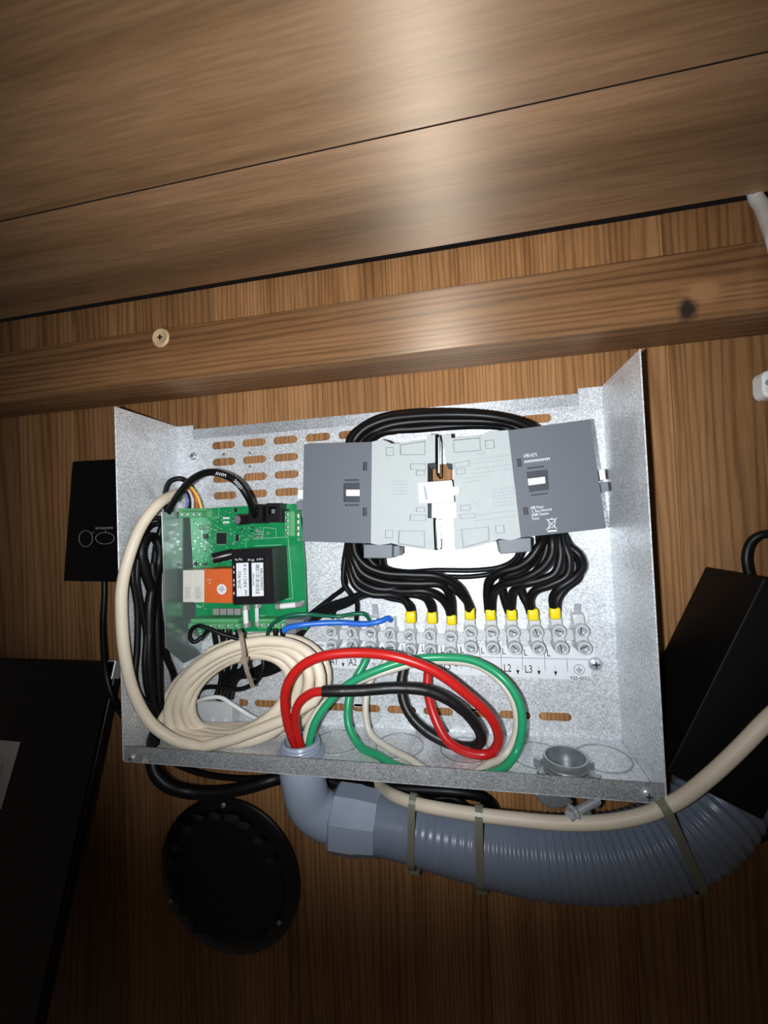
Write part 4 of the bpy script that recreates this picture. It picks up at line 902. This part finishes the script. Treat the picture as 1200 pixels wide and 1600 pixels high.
def conduit_tie(u, label, skew=0.0, head_ang=None):
    i = min(range(len(cpath)), key=lambda k: abs(cpath[k].x - P(u, 1320, 47).x) + (10 if cpath[k].y > -0.035 and u > 1000 else 0))
    c = cpath[i]; tg = (cpath[i + 2] - cpath[i - 2]).normalized()
    tg = (tg + Vector((0, 0, skew))).normalized()
    j = min(range(len(lead_path)), key=lambda k: abs((lead_path[k] - c).dot(tg))); q = lead_path[j] - c
    yy = Vector((0, -1, 0)); yy = (yy - tg * yy.dot(tg)).normalized(); xx = yy.cross(tg)
    if xx.z > 0: xx = -xx
    s_ = sum((cpath[k + 1] - cpath[k]).length for k in range(i)); R = crad(i, s_) + 0.0016
    pts = [(R * math.cos(a), R * math.sin(a)) for a in [2 * math.pi * k / 40 for k in range(40)]]
    pts += [(q.dot(xx) + 0.0062 * math.cos(a), q.dot(yy) + 0.0062 * math.sin(a)) for a in [2 * math.pi * k / 16 for k in range(16)]]
    hp = hull2(pts); w3 = [c + xx * a + yy * b for a, b in hp]
    t = thing('cable_tie', label, 'cable tie', c + yy * R, 'ties around the flexible conduit')
    link('strap', band(w3 + [w3[0], w3[1]], 0.0056, 0.0013, tg), M['tie'], t)
    hd = c + xx * (R + 0.002) + yy * 0.002
    link('head', box(hd, (0.0090, 0.0075, 0.0100), Matrix((tg, yy, xx)).transposed(), 0.0008), M['tie'], t)
    return t
conduit_tie(650, 'olive grey cable tie on the conduit nearest the coupling nut')
conduit_tie(752, 'middle olive grey cable tie around the conduit and cream cable')
conduit_tie(1048, 'olive grey cable tie on the conduit bend below the right corner of the box', 0.0)

# ------------------------------------------------------------------ zinc cable clamp in the bottom of the box
cl = thing('cable_clamp', 'empty zinc cable clamp fitted in the bottom of the box with a loose screw', 'cable clamp', PZ(884, 1205, 0.0))
k0 = P(884, 1192, 58); kx, ky, kz = k0.x, k0.y, max(k0.z, 0.008) + 0.005
link('collar', lathe((kx, ky, 0.0), (0, 0, 1), [(0.0158, 0.0), (0.0158, kz * .35), (0.0165, kz * .4), (0.0158, kz * .45), (0.0165, kz * .6), (0.0158, kz * .66), (0.0161, kz * .8), (0.0157, kz), (0.0141, kz), (0.0136, 0.0008), (0.0001, 0.0008)], 32), M['zinc'], cl)
ln_ = link('lock_nut', lathe((kx, ky, 0.0003), (0, 0, 1), [(0.0195, 0), (0.0195, 0.0035), (0.0165, 0.0035)], 12, 20), M['zinc'], cl)
for a in (-25, 25, 155, 205, 270): link('nut_lug', box((kx + 0.0205 * math.cos(math.radians(a)), ky + 0.0205 * math.sin(math.radians(a)), 0.0035), (0.006, 0.005, 0.006), Matrix.Rotation(math.radians(a), 3, 'Z'), 0.0006), M['zinc'], cl)
jw = link('jaw', prism([(832, 1240), (846, 1256), (862, 1265), (880, 1263), (897, 1256), (888, 1245), (870, 1238)], 44, 62, 0.001), M['zinc'], cl)
link('jaw', prism([(915, 1246), (935, 1249), (940, 1258), (934, 1267), (922, 1263)], 44, 60, 0.001), M['zinc'], cl)
sa, sb = P(894, 1272, 76), P(936, 1249, 58); sd = (sb - sa)
bolt = link('clamp_screw', lathe(sa, sd, [(0.0026, 0)] + [(0.0026 + (0.0006 if k % 2 else 0), 0.003 + k * (sd.length - 0.004) / 24) for k in range(25)], 14), M['steel'], cl)
link('screw_head', lathe(sa - sd.normalized() * 0.0035, sd, [(0.0035, 0), (0.0046, 0.0008), (0.0046, 0.0038), (0.0062, 0.0040), (0.0062, 0.0050)], 6, 15), M['steel'], bolt)
link('spring_washer', box(P(914, 1279, 70), (0.006, 0.0012, 0.012), Matrix.Rotation(0.3, 3, 'Y'), 0.0004), M['zinc'], cl)

# ------------------------------------------------------------------ black power adapter
ah = 71.0
p_tl, p_bl = P(1110, 872, 2), None
tl = P(1195, 903, ah); bl = P(1043, 1207, ah); ld = (bl - tl); ld.y = 0; ld.normalize(); wd = Vector((-ld.z, 0, ld.x))
if wd.x < 0: wd = -wd
AL = (bl - tl).length; AWd = 0.062
front = [tl, bl, bl + wd * AWd, tl + wd * AWd]
ad = thing('power_adapter', 'black power adapter brick standing on the wall beside the right panel of the box', 'power adapter', Vector((tl.x, 0, bl.z)))
link('case', poly_prism(front, [Vector((p.x, 0.0, p.z)) for p in front], 0.0007), M['adapter'], ad)
tcen = tl + wd * 0.030; tcen.y = -0.040; bcen = bl + wd * 0.044; bcen.y = -0.045
link('strain_relief', lathe(tcen, -ld, [(0.0065, 0)] + [(0.0062 - 0.00012 * k + (0.0010 if k % 2 else 0), 0.002 + k * 0.0024) for k in range(12)], 16), M['black_plastic'], ad)
link('strain_relief', lathe(bcen, ld + wd * 0.3, [(0.0085, -0.002), (0.0085, 0.008)] + [(0.0062 - 0.00012 * k + (0.0010 if k % 2 else 0), 0.009 + k * 0.0024) for k in range(9)], 16), M['black_plastic'], ad)
wire('power_lead', '', 'blackwire', 0.0034, [tcen - ld * 0.026, tcen - ld * 0.042 + Vector((-.004, 0, 0)), tcen - ld * 0.050 + wd * 0.012, tcen - ld * 0.03 + wd * 0.04 + Vector((0, .005, 0)), tcen + wd * 0.075 + Vector((0, .015, 0)), tcen + ld * 0.06 + wd * 0.10 + Vector((0, .03, 0))], parent=ad, inside=False)
wire('output_lead', '', 'blackwire', 0.0030, [bcen + (ld + wd * .3).normalized() * 0.028, bcen + ld * 0.032 + wd * 0.024, bcen + ld * 0.016 + wd * 0.044, bcen - ld * 0.010 + wd * 0.040, bcen - ld * 0.02 + wd * 0.06, bcen - ld * 0.02 + wd * 0.12 + Vector((0, .03, 0))], parent=ad, inside=False)
wire('output_lead', '', 'blackwire', 0.0032, [P(1172, 905, 30), P(1166, 872, 30), P(1174, 846, 30), P(1192, 835, 32), P(1215, 838, 32), P(1240, 860, 26)], parent=ad, inside=False)

# ------------------------------------------------------------------ black wall controller behind the left panel
c4 = [(112, 721), (215, 715), (215, 910), (98, 908)]
ctl = thing('wall_controller', 'flat black touch controller on the wall half hidden by the left panel of the box', 'controller', P(150, 905, 0))
link('housing', prism(c4, 0, 12, 0.0012), M['gloss_black'], ctl)
CH = 12.2
fc = link('face', prism([(115, 724), (213, 718), (213, 906), (101, 904)], 11.6, CH, 0.0002), M['glass'], ctl)
def oval(u, v, ru, rv): 
    c = P(u, v, CH); n = 28; pts = []
    for k in range(n + 1): pts.append(P(u + ru * math.cos(2 * math.pi * k / n), v + rv * math.sin(2 * math.pi * k / n), CH + 0.1))
    return sweep(pts, 0.00026, 5)
link('print', join([oval(134, 841.5, 10.5, 12.5), oval(164, 841, 14.5, 9)] + [line_px((143, 834), (147, 831), 0.0004, CH), line_px((165, 832), (165, 828), 0.0004, CH)]), M['greyink'], fc)
link('print', text_mesh('SETTINGS MENU', 0.0030, P(149, 826, CH + 0.1), align='LEFT'), M['greyink'], fc)
wire('controller_cable', '', 'blackwire', 0.0030, [(163, 902, 6), (163, 930, 8), (161, 970, 14), (162, 1015, 24), (166, 1055, 32), (176, 1090, 32), (190, 1115, 22), (212, 1142, 10), (240, 1172, 8), (300, 1204, 7), (370, 1216, 7), (440, 1214, 7)], parent=ctl, inside=False)

# ------------------------------------------------------------------ round black vent
vc = P(355, 1370, 3); vr = 0.0775
vt = thing('round_vent', 'round black louvred vent cover screwed to the wall under the box', 'vent', (vc.x, 0, vc.z - vr))
link('flange', lathe((vc.x, 0.0010, vc.z), (0, -1, 0), [(vr, 0), (vr, 0.003), (vr - 0.002, 0.0045), (vr - 0.014, 0.0050), (vr - 0.016, 0.0035), (vr - 0.016, 0.0012)], 64), M['rubber'], vt)
for k in range(7):
    z = -0.049 + k * 0.0163; w = 2 * math.sqrt((vr - 0.015) ** 2 - z * z)
    link('louvre', box((vc.x, -0.0040, vc.z + z), (w, 0.0016, 0.0165), Matrix.Rotation(-0.38, 3, 'X'), 0.0005), M['rubber'], vt)
for u, v in ((349, 1258), (266, 1407), (436, 1441)): screw_head('screw', P(u, v, 5), (0, -1, 0), 0.0027, vt, M['zinc'], False)
random.seed(2)
for u, v, a, b_ in ((310, 1278, 9, 5), (335, 1276, 10, 6), (362, 1280, 14, 7), (381, 1290, 10, 6), (292, 1298, 9, 7), (274, 1324, 7, 8), (267, 1347, 5, 7), (402, 1315, 9, 6), (422, 1346, 8, 6)):
    c = P(u, v, 7); bm = bmesh.new(); bmesh.ops.create_icosphere(bm, subdivisions=3, radius=1)
    for q in bm.verts:
        k = 1 + random.uniform(-.25, .25); q.co = Vector((q.co.x * a * .00062 * k, q.co.y * .0016 * k, q.co.z * b_ * .00062 * k)) + c
    link('dust_clump', bm_mesh(bm, 80), M['dust'], vt)

# ------------------------------------------------------------------ leaning black glass panel
C = P(180, 1033, 25); dn = Vector((0, -0.0862, -0.2620)).normalized(); nrm = Vector((0, -0.2620, 0.0862)).normalized()
gp = thing('glass_panel', 'glossy black glass panel leaning out from the wall at the lower left', 'glass panel', C + dn * 0.55)
GW, GL = 0.55, 0.55
def onp(x, d, k=0.0): return C + Vector((-x, 0, 0)) + dn * d + nrm * k
def slab(x0, x1, d0, d1, k0, k1, bev=0.0008):
    return poly_prism([onp(x0, d0, k1), onp(x1, d0, k1), onp(x1, d1, k1), onp(x0, d1, k1)], [onp(x0, d0, k0), onp(x1, d0, k0), onp(x1, d1, k0), onp(x0, d1, k0)], bev)
link('pane', slab(0.0012, GW, 0.0012, GL, -0.003, 0, 0.0005), M['glass'], gp)
link('back_frame', slab(0.0, GW, 0.0, GL, -0.012, -0.0032, 0.0005), M['edge'], gp)
link('corner_trim', join([slab(-0.0008, 0.0008, 0.0, 0.017, -0.010, 0.0004, 0.0002), slab(0.0, 0.012, -0.0008, 0.0006, -0.010, 0.0004, 0.0002)]), M['tin'], gp)
def on_panel(u, v, k):
    d = ray(u, v); t = (C + nrm * k - CAM).dot(nrm) / d.dot(nrm); return CAM + d * t
q4 = [(-95, 1148), (32, 1159.5), (2, 1264), (-150, 1250)]
pl = link('paper_label', poly_prism([on_panel(u, v, 0.0005) for u, v in q4], [on_panel(u, v, 0.0001) for u, v in q4]), M['paper'], gp)
for k in range(12):
    a_ = (-60 + k * 6.6 - 8, 1187 + k * .4); b2 = (a_[0] - 16, a_[1] + 62)
    A, B = on_panel(*a_, 0.0006), on_panel(*b2, 0.0006); s_ = (B - A).cross(nrm).normalized() * 0.0004
    fr = [A + s_, B + s_, B - s_, A - s_]; link('print', poly_prism([p + nrm * 0.0001 for p in fr], fr), M['greyink'], pl)

# ------------------------------------------------------------------ white cable and clip at the right
wire('white_cable', 'white cable dropping from the gap above the batten at the far right', 'white', 0.0052, [Vector((P(1178, 300, 5).x, -0.004, 0.475)), (1180, 305, 5), (1190, 322, 14), (1201, 350, 34), (1214, 385, 58), (1224, 430, 62), (1232, 490, 60), (1236, 540, 30), (1236, 600, 8), (1236, 680, 7), (1240, 800, 7)], inside=False, cat='cable')
cs = thing('cable_clip', 'white plastic cable clip on the wall at the right edge under the batten', 'cable clip', P(1215, 600, 0))
link('saddle', prism([(1192, 584), (1198, 578), (1236, 576), (1246, 584), (1246, 612), (1238, 618), (1199, 620), (1193, 612)], 0, 14, 0.0015), M['white'], cs)
link('nail_head', lathe(P(1202, 598, 14), (0, -1, 0), [(0.003, -0.001), (0.003, 0.0008), (0.0001, 0.0012)], 14), M['steel'], cs)
